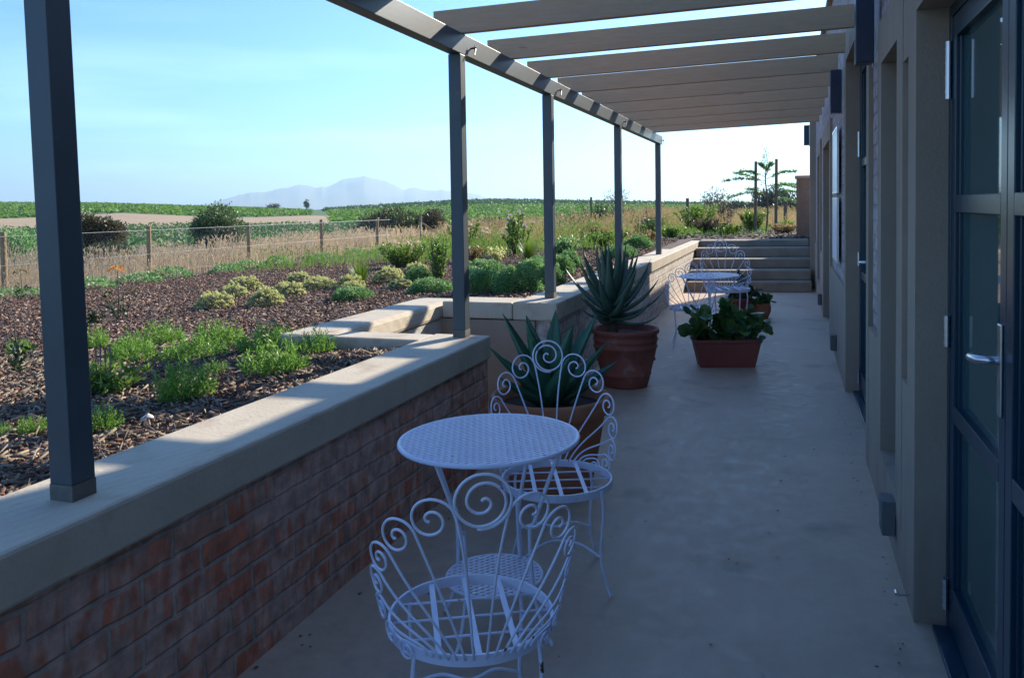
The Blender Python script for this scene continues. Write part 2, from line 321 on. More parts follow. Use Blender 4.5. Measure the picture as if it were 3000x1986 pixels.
M['mulch_base'] = mat('mulch_base', (.035, .022, .018), .95, col2=(.12, .075, .06), ns=34, bump=1, bs=45)
xs = np.concatenate([np.arange(-13.6, -2.2, .3), [-2.05, -1.9], np.arange(-1.7, 6.5, .5)])
ys = np.concatenate([np.arange(-5, 4.4, .3), [4.5, 6.3], np.arange(6.6, 17.2, .4), [17.35], np.arange(18, 48, 1.)])
def keep(x, y):
    if x > -1.95 and y < 17.3: return False
    if x > -2.95 and 4.5 < y < 6.3: return False
    return True
tag(grid_obj('garden_ground', xs, ys, lambda X, Y: zg(X, Y)+.03*vnoise(X, Y, 1.3, 3)*(Y > -9)*(np.abs(X+1.9) > .3), M['mulch_base'], keep), kind='structure')

# far land, polar about the viewpoint: azimuth (deg, 0 = +Y, minus = left) against horizon elevation tables
SK = [(-90, .0113), (-56.9, .01127), (-50.54, .01173), (-45.11, .00988), (-41.18, .00669), (-34.84, .0015), (-32.63, -.00113), (-31.5, .00016), (-28.06, .00288), (-22.78, .00724), (-19.81, .0081), (-16.25, .00629), (-11.53, .00331), (-6.9, .00037), (0, -.00197), (13.3, -.00557), (60, -.006)]
TT = [(-90, -.003), (-56.9, -.0024), (-50.6, -.0048), (-48.8, -.004), (-44.1, -.0008), (-40.1, -.0055), (-36.25, -.0084), (-32.5, -.0072), (-30, -.009), (60, -.009)]
def tab(T, a): return np.interp(a, [t[0] for t in T], [t[1] for t in T])
def zland(a, r):
    sk = tab(SK, a); tt = tab(TT, a)
    lo = -.0158-.005*np.clip((a+42)/22, 0, 1)
    k = [20, 32, 95, 150, 220, 380]
    e = [-.075+0*a, -.047+0*a, lo, tt, tt*.42+sk*.58, sk]
    z = np.zeros_like(a*r)
    E = np.zeros_like(z)
    for i in range(5):
        t = np.clip((r-k[i])/(k[i+1]-k[i]), 0, 1); msk = (r >= k[i]) if i else (r > -1)
        E = np.where(msk, e[i]*(1-t)+e[i+1]*t, E)
    z = 1.55+E*r
    far = np.clip((r-380)/400, 0, 1)
    z = np.where(r > 380, 1.55+sk*380-far*7-np.clip(r-780, 0, 1e5)*.0012, z)
    return z
aa = np.concatenate([np.arange(-110, -60, 2.5), np.arange(-60, 24, 1.), np.arange(24, 100, 3.)])
rr = np.concatenate([[8, 14, 20], np.geomspace(24, 380, 40), [420, 500, 640, 780, 1200, 2500, 5000, 9500]])
A, RR = np.meshgrid(aa, rr, indexing='ij')
X = RR*np.sin(np.radians(A)); Y = RR*np.cos(np.radians(A)); Z = zland(A, RR)
ing = (X > -13.5) & (Y < 47.5) & (X < 7); Z = np.where(ing, np.minimum(Z, zg(X, Y)-.5), Z)
Z = np.where(RR <= 20, np.minimum(Z, -.6), Z)
v = np.stack([X, Y, Z], -1).reshape(-1, 3); ny = len(rr); fc = []; mi = []
for i in range(len(aa)-1):
    for j in range(ny-1):
        fc.append((i*ny+j+1, (i+1)*ny+j+1, (i+1)*ny+j, i*ny+j))
        a = (aa[i]+aa[i+1])/2; r = (rr[j]+rr[j+1])/2
        q = 0
        if 97 < r < 150 and a < -31.2: q = 1
        elif r > 400: q = 3
        elif r > 97: q = 2
        mi.append(q)
me = bpy.data.meshes.new('farmland'); me.from_pydata(v.tolist(), [], fc)
for mm in (mat('dry_veld', (.17, .14, .08), .95, col2=(.24, .19, .11), ns=.6), mat('stubble_field', (.42, .30, .15), .95, col2=(.33, .23, .16), ns=.06, bump=.5, bs=2, stretch=(1, 1, 1)), mat('vineyard_floor', (.045, .10, .028), .95, col2=(.075, .14, .04), ns=.4), mat('far_plain', (.10, .12, .06), .95)): me.materials.append(mm)
me.polygons.foreach_set('material_index', mi); me.shade_smooth(); me.update()
tag(bpy.data.objects.new('farmland', me), kind='structure'); COL.objects.link(bpy.data.objects['farmland'])

# mountains far behind
MT = [(-46, .0), (-43, .001), (-39.95, .00523), (-38.7, .00958), (-36.3, .02047), (-35.12, .02225), (-33.75, .02721), (-33.05, .03071), (-32.25, .02536), (-31.24, .02679), (-30.32, .03393), (-29.52, .03664), (-28.71, .03814), (-27.49, .03344), (-26.78, .02798), (-26.15, .0221), (-25.31, .02478), (-24.68, .02093), (-23.52, .02148), (-22.89, .01885), (-21.64, .01604), (-20.9, .01461), (-19.84, .00852), (-18.15, .00682), (-16.25, .00546), (-12.7, .00282), (-10.36, .00052), (-8, -.004)]
D0 = 8000.; aa = np.arange(-47, -7.5, .12); rows = [(-1900, 0), (-1400, .2), (-1000, .42), (-600, .62), (-300, .8), (0, 1), (600, .6), (1600, 0)]
vs = []; 
for dr, k in rows:
    a = aa; h = tab(MT, a)+(.0016*vnoise(a*0, a, 1.7, 5)+.0012*vnoise(a*0, a, 4.3, 6)+.0006*vnoise(a*0, a, 11, 8))*(k > 0)
    rrd = D0+dr+(420*vnoise(a*0+dr*.0013, a*.7, 1., 9) if 0 < k < 1 else 0)
    z = 1.55+D0*np.maximum(h, -.004)*k*(1+(.35*vnoise(a*0+dr*.0021, a*1.3, 1., 11) if k < 1 else 0)) - (20 if k == 0 else 0)
    vs.append(np.stack([rrd*np.sin(np.radians(a)), rrd*np.cos(np.radians(a)), z+0*a], 1))
na = len(aa); fc = [(i*na+j, i*na+j+1, (i+1)*na+j+1, (i+1)*na+j) for i in range(len(rows)-1) for j in range(na-1)]
mb = MB().add(np.concatenate(vs), fc); o = mb.build('mountains', mat('mountain_rock', (.13, .14, .13), .95, col2=(.20, .19, .17), ns=.002), smooth=True)
tag(o, kind='structure')

# haze
hz = MB(); hz.box(-10500, 10500, -2500, 10500, -60, 345)
hm = bpy.data.materials.new('air_haze'); hm.use_nodes = True; n = hm.node_tree.nodes; l = hm.node_tree.links
n.remove(n['Principled BSDF']); pv = n.new('ShaderNodeVolumePrincipled'); pv.inputs['Color'].default_value = (.62, .84, 1, 1); pv.inputs['Density'].default_value = .00017; pv.inputs['Anisotropy'].default_value = .35
l.new(pv.outputs[0], n['Material Output'].inputs['Volume'])
tag(hz.build('haze', hm), kind='stuff')

# ------------------------------------------------------------------ low walls
def soft_box(mb, *a): return mb.box(*a)
t = thing('brick_wall', 'low brick wall with wide pale coping carrying the nearest pergola post', 'wall', (-1.9, 0, 0))
b = MB(); b.box(-.15, .157, -4, 4.655, -.1, .627); b.build('brickwork', M['brick_near'], t)
b = MB(); b.box(-.19, .177, -4, 4.67, .6275, .767); b.build('coping', M['coping'], t, bevel=.012)
t = thing('planter_bay_wall', 'low rendered bay with pale sunlit inner face between the two brick walls', 'wall', (-2.7, 5.4, 0))
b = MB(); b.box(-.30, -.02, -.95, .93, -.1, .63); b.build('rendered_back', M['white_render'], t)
b = MB(); b.box(-.02, .795, -.95, -.75, -.1, .63); b.box(-.02, .79, .78, 1.05, -.1, .64); b.build('rendered_side', M['plaster'], t)
b = MB(); 
# sloping crown: outer edge low, inner rounded edge
b.hexa([(-.38, -.98, .632), (0, -.98, .632), (0, 1.15, .632), (-.38, 1.15, .632)], [(-.38, -.98, .765), (-.03, -.98, .765), (-.03, 1.15, .765), (-.38, 1.15, .765)])
b.build('back_coping', M['coping'], t, bevel=.03)
b = MB(); b.box(.003, .608, -.97, -.74, .632, .763); b.build('near_coping', M['coping'], t, bevel=.012)
b = MB(); b.box(.003, .608, .765, 1.12, .65, .783); b.build('far_coping', M['coping'], t, bevel=.012)
t = thing('brick_wall', 'long low bagged brick wall with coping running from the bay to the concrete steps', 'wall', (-1.9, 6.2, 0))
b = MB(); b.box(-.15, .157, .02, 11.0, -.1, .645); b.build('brickwork', M['brick_wall2'], t)
b = MB(); b.box(-.19, .177, -.03, 11.05, .6455, .787); b.build('coping', M['coping'], t, bevel=.012)

# steps
t = thing('garden_steps', 'wide flight of five worn concrete steps climbing from the terrace to the garden', 'steps', (-.66, 14.8, 0))
M['step'] = mat('stained_concrete', (.36, .305, .235), .85, col2=(.22, .19, .15), ns=3.4, bump=.4, bs=30)
dep = [0, .42, .95, 1.55, 2.15, 2.75]; hts = [.17, .34, .51, .68, .80]
for i in range(5):
    b = MB(); y0, y1 = dep[i], dep[i+1]+.06; z1 = hts[i]; z0 = 0 if i == 0 else hts[i-1]+.001
    k = .14; x0, x1 = -1.07+.01, 1.03
    P = lambda x, y, z: (x, y+k*x, z)
    b.hexa([P(x0, y0, z0), P(x1, y0, z0), P(x1, 2.9, z0), P(x0, 2.9, z0)], [P(x0, y0, z1), P(x1, y0, z1), P(x1, 2.9, z1), P(x0, 2.9, z1)])
    b.build('step', M['step'], t, bevel=.018)

# ------------------------------------------------------------------ building
H = thing('terrace_building', 'long single storey building with pale brick panels and grey plaster door and window surrounds', 'building', (.431, 0, 0))
XF, XC, XB = 0., .024, .5
#       y0,    y1,   z0,  z1,  near surround, far surround
OP = [(1.62, 3.27, 0., 2.225, .20, .20, 'door'), (3.83, 4.45, .30, 2.225, .19, .16, 'window'), (5.27, 7.15, 0., 2.67, .15, .20, 'door'),
      (10.0, 11.75, 0., 2.25, .22, .22, 'door'), (13.1, 14.2, .30, 2.25, .2, .2, 'window')]
Y0, Y1, ZT = -5., 15.75, 3.74
core = MB(); y = Y0
for (a, b_, z0, z1, sn, sf, kd) in OP:
    core.box(XC, XB, y, a-sn, 0, ZT); 
    core.box(XC, XB, a-sn, b_+sf, z1+.22, ZT)
    if z0: core.box(XC, XB, a-sn, b_+sf, 0, z0-.1)
    y = b_+sf
core.box(XC, XB, y, Y1, 0, ZT)
core.build('brick_wall_face', M['brick_house'], H)
sur = []
for (a, b_, z0, z1, sn, sf, kd) in OP:
    s = MB(); zz = z0 if z0 else 0
    s.box(XF, XB-.002, a-sn+.001, a, zz, z1); s.box(XF, XB-.002, b_, b_+sf-.001, zz, z1); s.box(XF, XB-.002, a-sn+.001, b_+sf-.001, z1, z1+.219)
    if z0: s.box(XF-.002, XB-.002, a-sn+.001, b_+sf-.001, z0-.099, z0)
    s.build('plaster_surround', M['plaster'], H)
# plinth between openings
pl = MB(); y = Y0
for (a, b_, z0, z1, sn, sf, kd) in OP:
    if a-sn-y > .01: pl = MB(); pl.box(XF+.0015, XC-.0005, y, a-sn, 0, .83); pl.build('plinth', M['plaster'], H)
    if z0: pl = MB(); pl.box(XF+.0015, XC-.0005, a-sn, b_+sf, 0, z0-.1); pl.build('plinth', M['plaster'], H)
    y = b_+sf
pl = MB(); pl.box(XF+.0015, XC-.0005, y, Y1-.001, 0, .83); pl.build('plinth', M['plaster'], H)
# lintel band above the near windows
lb = MB(); lb.box(XF+.003, XC-.001, 3.47, 3.64, 2.1, 2.444); lb.build('plaster_band', M['plaster'], H)
pr = MB(); pr.box(-.075, XB, Y1, Y1+.28, 0, ZT+.02); pr.build('end_pier', M['plaster'], H)
pr = MB(); pr.box(XC, 8, Y1+.281, 18.1, 0, 3.35); pr.build('rear_wing', M['brick_house'], H)
cp = MB(); cp.box(-.03, XB+.02, Y0, Y1-.002, ZT+.0005, ZT+.07); cp.build('parapet_coping', M['plaster'], H, bevel=.01)
ck = MB(); ck.box(XC, .75, 7.1, 7.95, ZT+.0705, 5.7); ck.build('added_shade_block', M['plaster'], H)  # unseen block added above the parapet to shade the nearest pergola post
rf = MB(); rf.box(XB+.001, 8, Y0, Y1, 3.3, 3.42); rf.box(7.7, 8, Y0, Y1, 0, 3.299); rf.box(XB+.001, 7.699, Y0-.2, Y0-.001, 0, 3.8); rf.build('roof_slab', M['plaster'], H)
inn = MB(); inn.box(XB+.001, 7.699, Y0, Y1, -.1, -.02); inn.box(3.2, 3.3, Y0, Y1, -.019, 3.299); inn.build('interior', M['inner'], H)
for (a, b_) in ((3.27, 3.83),): pass

def joinery(kind, a, b_, z0, z1, detail=True):
    """blue-green joinery set back in its opening, x measured from the wall face"""
    n = 'glazed_door' if kind == 'door' else 'window'
    fr = MB(); x0, x1 = .105, .165; w = .04
    fr.box(x0, x1, a, a+w, z0, z1); fr.box(x0, x1, b_-w, b_, z0, z1); fr.box(x0, x1, a+w, b_-w, z1-w, z1)
    if kind == 'window': fr.box(x0, x1, a+w, b_-w, z0, z0+w)
    else: fr.box(x0-.05, x1, a+w, b_-w, z0+.001, z0+.022)
    fo = fr.build(n, M['frame'], H, bevel=.003)
    mid = (a+b_)/2
    leafs = [(a+w+.004, mid-.003), (mid+.003, b_-w-.004)] if (b_-a) > 1.2 else [(a+w+.004, b_-w-.004)]
    for (p, q) in leafs:
        lf = MB(); sw = .066; lx0, lx1 = x0+.003, x0+.048
        zb = z0+(.03 if kind == 'door' else w+.004); zt = z1-w-.004; bt = .16 if kind == 'door' else .06
        lf.box(lx0, lx1, p, p+sw, zb, zt); lf.box(lx0, lx1, q-sw, q, zb, zt)
        lf.box(lx0, lx1, p+sw, q-sw, zb, zb+bt); lf.box(lx0, lx1, p+sw, q-sw, zt-.075, zt)
        h = zt-zb
        for k in ((.36, .70) if kind == 'door' else (.62,)): lf.box(lx0, lx1, p+sw, q-sw, zb+h*k-.03, zb+h*k+.03)
        # glazing beads
        lf.box(lx0+.012, lx1-.006, p+sw, p+sw+.014, zb+bt, zt-.075); lf.box(lx0+.012, lx1-.006, q-sw-.014, q-sw, zb+bt, zt-.075)
        lo = lf.build('leaf', M['frame'], H, bevel=.003)
        g_ = MB(); g_.box(lx0+.024, lx0+.029, p+sw-.01, q-sw+.01, zb+bt-.01, zt-.07); g_.build('pane', M['glass'], lo)
        c_ = MB(); c_.box(lx1+.012, lx1+.016, p+.01, q-.01, zb, zt); c_.build('added_pale_panel', M['added_pale_panel'], lo)  # pale sheet added behind each leaf to lighten its dark panes
        if kind == 'door' and detail:
            yh = q-.01 if p < mid and len(leafs) == 2 and q > mid else q
            if q > mid+.1:      # leaf hinged at the far jamb: hinges there, handle on the meeting stile
                for zc, hh in ((.14, .055), (1.085, .055), (2.0, .10)):
                    hg = MB(); hg.tube([(x0-.008, q+.002, zc-hh), (x0-.008, q+.002, zc+hh)], .010, 10)
                    for kk in range(4): hg.tube([(x0-.008, q+.002, zc-hh+hh*2*(kk+.5)/4-.002), (x0-.008, q+.002, zc-hh+hh*2*(kk+.5)/4+.002)], .0115, 10)
                    hg.build('hinge', M['chrome'], lo, smooth=False)
                hd = MB(); hd.box(lx0-.008, lx0-.0005, p+.020, p+.058, .965, 1.215); hdo = hd.build('handle_plate', M['chrome'], lo, bevel=.003)
                lv = MB(); pts = [(lx0-.006, p+.040, 1.115), (lx0-.035, p+.040, 1.116), (lx0-.052, p+.052, 1.115), (lx0-.058, p+.085, 1.112), (lx0-.058, p+.13, 1.108), (lx0-.054, p+.165, 1.104)]
                lv.tube(pts, [.012, .012, .012, .012, .012, .009], 10); lv.build('lever', M['chrome'], lo, smooth=True)
    return fo
for (a, b_, z0, z1, sn, sf, kd) in OP: joinery(kd, a+.001, b_-.001 if kd == 'window' else b_+.0, z0+.0005, z1-.0005)

M['brownwall'] = mat('brown_render', (.17, .12, .085), .9, col2=(.25, .18, .13), ns=5, bump=.4, bs=30)
# garden wall beyond the building
t = thing('garden_wall', 'short brown end wall beyond the building corner at the top of the steps', 'wall', (.15, 19, .6))
b = MB(); b.box(0, 3, 0, .25, 0, 1.45); b.build('rendered_face', M['brownwall'], t)
b = MB(); b.box(-.03, 3.03, -.03, .28, 1.4505, 1.52); b.build('coping', M['plaster'], t, bevel=.01)

# wall lamps, step lights, notice boards
def lamp(label, x, y, z, h=.36, w=.10, d=.11):
    t = thing('wall_lamp', label, 'wall lamp', (.431, y, z), group='dark box lamps high on the building wall')
    b = MB(); b.box(-w, -.012, -d/2, d/2, -h/2, h/2); b.build('housing', M['dark'], t, bevel=.006)
    b = MB(); b.box(-.0115, -.0005, -d/2-.01, d/2+.01, -h/2-.01, h/2+.01); b.build('back_plate', M['chrome'], t)
lamp('largest looking dark box lamp high on the building wall, cut by the top edge', .431, 4.74, 2.45)
lamp('dark box lamp high on the wall between the tall doorway and the notice boards', .431, 7.52, 2.475)
lamp('small far dark box lamp on the end pier near the steps', .356-.0, 15.9, 2.75)
bpy.data.objects['wall_lamp.002'].location.x = .355
def slight(label, y):
    t = thing('step_light', label, 'light fitting', (.431, y, .185), group='small grey step lights low on the building wall')
    b = MB(); b.box(-.055, -.001, -.06, .06, -.075, .075); b.build('housing', M['dl'], t, bevel=.004)
    b = MB(); b.box(-.0575, -.0555, -.045, .045, -.03, .03); b.build('lens', M['inner'], t)
M['dl'] = mat('grey_fitting', (.10, .11, .11), .7, col2=(.13, .14, .14), ns=20)
slight('nearest small grey step light low on the wall under the narrow window', 3.86)
slight('middle small grey step light low on the wall below the notice boards', 8.5)
slight('farthest small grey step light low on the wall towards the steps', 12.2)
for k, (za, zb, lab) in enumerate(((1.645, 2.215, 'upper of the two white notice boards on the wall beside the second lamp'), (1.0, 1.565, 'lower of the two white notice boards, hanging under the other one'))):
    t = thing('notice_board', lab, 'notice board', (.431, 8.5, (za+zb)/2), group='white notice boards on the building wall')
    h = (zb-za)/2
    b = MB(); b.box(-.014, -.001, -.40, .40, -h, h); b.build('sheet', M['paper'], t)
    b = MB(); b.box(-.018, -.0005, -.42, -.4005, -h-.02, h+.02); b.box(-.018, -.0005, .4005, .42, -h-.02, h+.02); b.box(-.018, -.0005, -.4, .4, h+.0005, h+.02); b.box(-.018, -.0005, -.4, .4, -h-.02, -h-.0005); b.build('rim', M['chrome'], t)
t = thing('door_stop', 'tiny metal door stop clip low on the plaster beside the near glazed door', 'door stop', (.425, 3.36, .06))
b = MB(); b.tube([(0, 0, 0), (-.03, -.01, 0), (-.045, -.02, .012)], .004, 8); b.tube([(-.045, -.035, .012), (-.045, -.005, .012)], .007, 8); b.build('hook', M['chrome'], t)

# ------------------------------------------------------------------ pergola
P_ = thing('pergola', 'grey steel pergola with brown timber rafters over the terrace', 'pergola', (-1.88, 0, .767))
def prism(mb, c0, c1, w, d):
    (x0, y0, z0), (x1, y1, z1) = c0, c1
    mb.hexa([(x0-w/2, y0-d/2, z0), (x0+w/2, y0-d/2, z0), (x0+w/2, y0+d/2, z0), (x0-w/2, y0+d/2, z0)], [(x1-w/2, y1-d/2, z1), (x1+w/2, y1-d/2, z1), (x1+w/2, y1+d/2, z1), (x1-w/2, y1+d/2, z1)])
for (yy, lean) in ((1.735, -.035), (4.585, 0), (6.545, 0), (9.45, 0), (12.53, 0)):
    b = MB(); z0 = 0 if yy < 5 else .021
    prism(b, (0, yy, z0+.045), (lean, yy, 1.69), .078, .08); o = b.build('post', M['steel'], P_, bevel=.003)
    c = MB(); prism(c, (0, yy, z0+.001), (0, yy, z0+.045), .0795, .0815); c.build('base_sleeve', mat('scuffed_steel', (.13, .115, .10), .8, col2=(.20, .18, .15), ns=30) if yy < 2 else bpy.data.materials['scuffed_steel'], o)
b = MB(); b.box(-.04, .037, -3, 12.75, 1.6935, 1.818); bo = b.build('beam', M['steel'], P_, bevel=.003)
for yy in (4.73, 6.72, 9.6, 12.66):
    c = MB(); c.tube([(.03, yy, 1.75), (.075, yy, 1.752)], .006, 8); c.tube([(.062, yy, 1.752), (.066, yy, 1.752)], .016, 6); c.tube([(.07, yy-.01, 1.745), (.078, yy-.05, 1.70)], .004, 6); c.build('bolt', M['dark'], bo)
for k in range(-5, 9):
    yy = 4.617+.936*k
    if k == -1: yy = 3.68
    xa, xb = -.154, 2.28; w = .05
    sk = .19/2.24; ri = .072/2.24
    za = 1.8195+max(0, (xa-.04)*ri) ; 
    Pq = lambda x, dy, z: (x, yy+sk*(x-.04)+dy, 1.8195+(x+.154)*ri+z)
    b = MB(); b.hexa([Pq(xa, 0, 0), Pq(xb, 0, 0), Pq(xb, w, 0), Pq(xa, w, 0)], [Pq(xa, 0, .145), Pq(xb, 0, .145), Pq(xb, w, .145), Pq(xa, w, .145)])
    b.build('rafter', M['raft'], P_, bevel=.003)

# ------------------------------------------------------------------ furniture
def spline(pts, n=14):
    P = np.asarray(pts, float); k = len(P); out_ = []
    Q = np.vstack([2*P[0]-P[1], P, 2*P[-1]-P[-2]])
    for i in range(1, k):
        t = np.linspace(0, 1, n, endpoint=False)[:, None]
        a, b, c, d = Q[i-1], Q[i], Q[i+1], Q[i+2]
        out_.append(.5*((2*b)+(-a+c)*t+(2*a-5*b+4*c-d)*t**2+(-a+3*b-3*c+d)*t**3))
    out_.append(P[-1:]); return np.vstack(out_)
def mesh_disc(mb, Rd, pitch=.0165, th=.0022, bar=.0062, ang=27, n_=1.0):
    """expanded-metal sheet: two families of flat strands clipped to the disc"""
    for sgn in (-1, 1):
        a = R(ang*sgn); d = np.array([math.cos(a), math.sin(a)]); nrm = np.array([-d[1], d[0]])
        k = int(Rd/pitch)+1
        for i in range(-k, k+1):
            c = i*pitch
            if abs(c) >= Rd-.003: continue
            h = math.sqrt((Rd-.002)**2-c*c); p = nrm*c-d*h; q = nrm*c+d*h; o_ = nrm*bar/2; zz = th*.55*sgn
            mb.hexa([(*(p-o_), zz-th/2), (*(q-o_), zz-th/2), (*(q+o_), zz-th/2), (*(p+o_), zz-th/2)], [(*(p-o_), zz+th/2), (*(q-o_), zz+th/2), (*(q+o_), zz+th/2), (*(p+o_), zz+th/2)])
def circle(r, z, n=48): a = np.arange(n)*2*math.pi/n; return np.stack([r*np.cos(a), r*np.sin(a), np.full(n, z)], 1)
def make_table(label, loc, rz, Rt=.33, ht=.715):
    t = thing('cafe_table', label, 'table', loc, rz, 'round white mesh cafe tables'); t.rotation_euler[1] = -R(1.3)
    b = MB(); mesh_disc(b, Rt, .0185, bar=.0078, ang=23); o = b.build('mesh_top', M['white_iron'], t); o.location = (0, 0, ht)
    b = MB(); b.tube(circle(Rt, ht-.006), .009, 8, closed=True); b.build('rim', M['white_iron'], t, smooth=True)
    for k in range(4):
        a = R(45+90*k+8); pr = [(Rt-.02, ht-.01), (Rt-.07, ht-.12), (.185, ht-.28), (.165, .40), (.17, .20), (.205, .07), (.245, .006)]
        b = MB(); b.tube(spline([(r*math.cos(a), r*math.sin(a), z) for r, z in pr], 8), .0075, 8); b.build('leg', M['white_iron'], t, smooth=True)
    b = MB(); mesh_disc(b, .172, pitch=.021, bar=.0085, ang=31); o = b.build('mesh_shelf', M['white_iron'], t); o.location = (0, 0, .205)
    b = MB(); b.tube(circle(.175, .203, 36), .006, 8, closed=True); b.build('shelf_ring', M['white_iron'], t, smooth=True)
    return t
def make_chair(label, loc, rz, sc=1.):
    """garden chair, front = +Y; fan back of scrolled rods wrapped round the seat"""
    t = thing('fan_back_chair', label, 'chair', loc, rz, 'white wrought iron fan back chairs'); t.scale = (sc,)*3
    Rs, zs = .225, .43
    b = MB(); n = 64; a = np.arange(n)*2*math.pi/n
    for (r1, r2, z1, z2) in ((Rs-.003, Rs+.004, zs-.03, zs),):
        v = []
        for r, z in ((r1, z1), (r2, z1), (r2, z2), (r1, z2)): v.append(np.stack([r*np.cos(a), r*np.sin(a), np.full(n, z)], 1))
        b.add(np.concatenate(v), [(i*n+j, i*n+(j+1) % n, ((i+1) % 4)*n+(j+1) % n, ((i+1) % 4)*n+j) for i in range(4) for j in range(n)])
    b.build('seat_ring', M['white_iron'], t, smooth=False)
    for x in (-.10, 0, .10):
        h = math.sqrt(Rs*Rs-x*x)-.003; b = MB(); b.box(x-.008, x+.008, -h, h, zs-.011, zs-.007); b.build('seat_strap', M['white_iron'], t)
    for y in (-.10, .0, .10):
        h = math.sqrt(Rs*Rs-y*y)-.003; b = MB(); b.tube([(-h, y, zs-.016), (h, y, zs-.016)], .0036, 8); b.build('seat_rod', M['white_iron'], t, smooth=True)
    for k in range(4):
        a_ = R(45+90*k); pr = [(Rs+.002, zs-.012), (Rs+.012, zs-.09), (Rs+.004, .25), (Rs-.002, .14), (Rs+.025, .05), (Rs+.045, .006)]
        b = MB(); b.tube(spline([(r*math.cos(a_), r*math.sin(a_), z) for r, z in pr], 8), .0062, 8); b.build('leg', M['white_iron'], t, smooth=True)
    for s in (0, 1, 2, 3):
        a1, a2 = R(45+90*s), R(135+90*s); p1 = np.array([(Rs-.002)*math.cos(a1), (Rs-.002)*math.sin(a1), .15]); p2 = np.array([(Rs-.002)*math.cos(a2), (Rs-.002)*math.sin(a2), .15])
        am = (a1+a2)/2; pm = np.array([.075*math.cos(am), .075*math.sin(am), .19])
        if s % 2 == 0: b = MB(); b.tube(spline([p1, (p1*.5+pm*.5)+[0, 0, .02], pm, (p2*.5+pm*.5)+[0, 0, .02], p2], 8), .005, 8); b.build('stretcher', M['white_iron'], t, smooth=True)
    # back: surface coords s (along arc, + right), w above the seat
    def sp(s, w):
        Rb = .240+.10*np.clip(w/.45, -.1, 1); th = s/Rb
        return np.stack([Rb*np.sin(th), -Rb*np.cos(th)-.03*np.clip(w/.45, 0, 1), zs+w], -1)
    C_ = [(.124, .388, .060), (.218, .328, .054), (.288, .244, .049), (.322, .158, .047), (.322, .072, .043), (.275, .012, .034), (.205, -.012, .028)]
    for sd in (-1, 1):
        for i, (cx, cz, r0s) in enumerate(C_):
            base = np.array([.016+.021*i, -.006]); c = np.array([cx, cz])
            d = c-base; phi = math.atan2(d[0], d[1])*.82          # fan direction
            dirv = np.array([math.sin(phi), math.cos(phi)]); inn_ = np.array([-math.cos(phi), math.sin(phi)])
            st = c+inn_*r0s*1.05
            al = np.linspace(0, 2*math.pi*1.62, 46); rad = r0s*1.05*(1-al/al[-1])**.85*.93+.004
            # start on the inner side, travel over the top (outward), down the far side and in
            sx_ = c[0]+rad*(np.cos(al)*inn_[0]+np.sin(al)*dirv[0]); sy_ = c[1]+rad*(np.cos(al)*inn_[1]+np.sin(al)*dirv[1])
            p1 = np.array([sx_[0], sy_[0]]); L_ = np.linalg.norm(p1-base)
            tt_ = np.linspace(0, 1, 18, endpoint=False)[:, None]
            b0 = base; b1 = base+np.array([.25*(p1-base)[0], L_*.30]); b2 = p1-dirv*L_*.38; b3 = p1
            bz = (1-tt_)**3*b0+3*(1-tt_)**2*tt_*b1+3*(1-tt_)*tt_**2*b2+tt_**3*b3
            S_ = np.concatenate([bz[:, 0], sx_])*sd; Wv = np.concatenate([bz[:, 1], sy_])
            b = MB(); b.tube(sp(S_, Wv), .0035, 7); b.build('back_scroll', M['white_iron'], t, smooth=True)
    al = np.linspace(R(-100), R(-100)+2*math.pi*2.6, 90); q = al-al[0]; P2 = 2*math.pi
    rad = np.where(q < P2, .071-.0062*q/P2, .0648*(1-(q-P2)/(q[-1]-P2))**.9*.94+.004)
    b = MB(); b.tube(sp(rad*np.cos(al), .436+rad*np.sin(al)), .0037, 7); b.build('crown_scroll', M['white_iron'], t, smooth=True)
    return t
make_table('round white mesh cafe table nearest the viewer between two fan back chairs', (-1.022, 2.775, 0), R(21), .323)
ch = make_chair('white fan back chair in the near foreground with its back to the viewer', (-.84, 2.08, 0), R(27))
dup(ch, (-.915, 3.24, 0), R(201), 'white fan back chair on the far side of the near table, before the agave pot')
c3 = make_table('round white mesh cafe table at the far end near the steps', (-.87, 9.75, 0), R(40), .33)
dup(ch, (-1.02, 9.06, 0), R(8), 'white fan back chair at the near left of the far table')
dup(ch, (-.72, 10.45, 0), R(196), 'tallest white fan back chair standing behind the far table', 1.16)

# ------------------------------------------------------------------ pots
def pot_things(name, label, cat, loc, prof, matp, rz=0, bands=(), group=None):
    t = thing(name, label, cat, loc, rz, group)
    b = MB(); b.lathe(prof, 48); b.build('pot', matp, t, smooth=True)
    return t
t = pot_things('plant_pot', 'large ribbed dark terracotta pot with a spiky aloe beside the low wall', 'pot', (-1.335, 6.95, 0),
   [(0, .0), (.195, .0), (.205, .02), (.225, .10), (.232, .105), (.233, .115), (.228, .12), (.262, .24), (.282, .33), (.290, .335), (.291, .35), (.284, .356), (.286, .39), (.294, .395), (.295, .408), (.287, .414), (.286, .45), (.304, .458), (.309, .475), (.304, .492), (.288, .496), (.272, .490), (.268, .44), (0, .44)], M['terra'])
t.scale = (.94, .94, 1)
b = MB(); b.lathe([(0, .452), (.1, .457), (.2, .45), (.268, .442)], 32); b.build('soil', M['soil'], t, smooth=True)
for q in range(7):
    b = MB(); aa_ = R(-150+q*52)
    b.tube([(.255*math.cos(aa_), .255*math.sin(aa_), .235), (.270*math.cos(aa_), .270*math.sin(aa_), .237)], .016, 12); b.build('boss', M['terra'], t, bevel=.003)
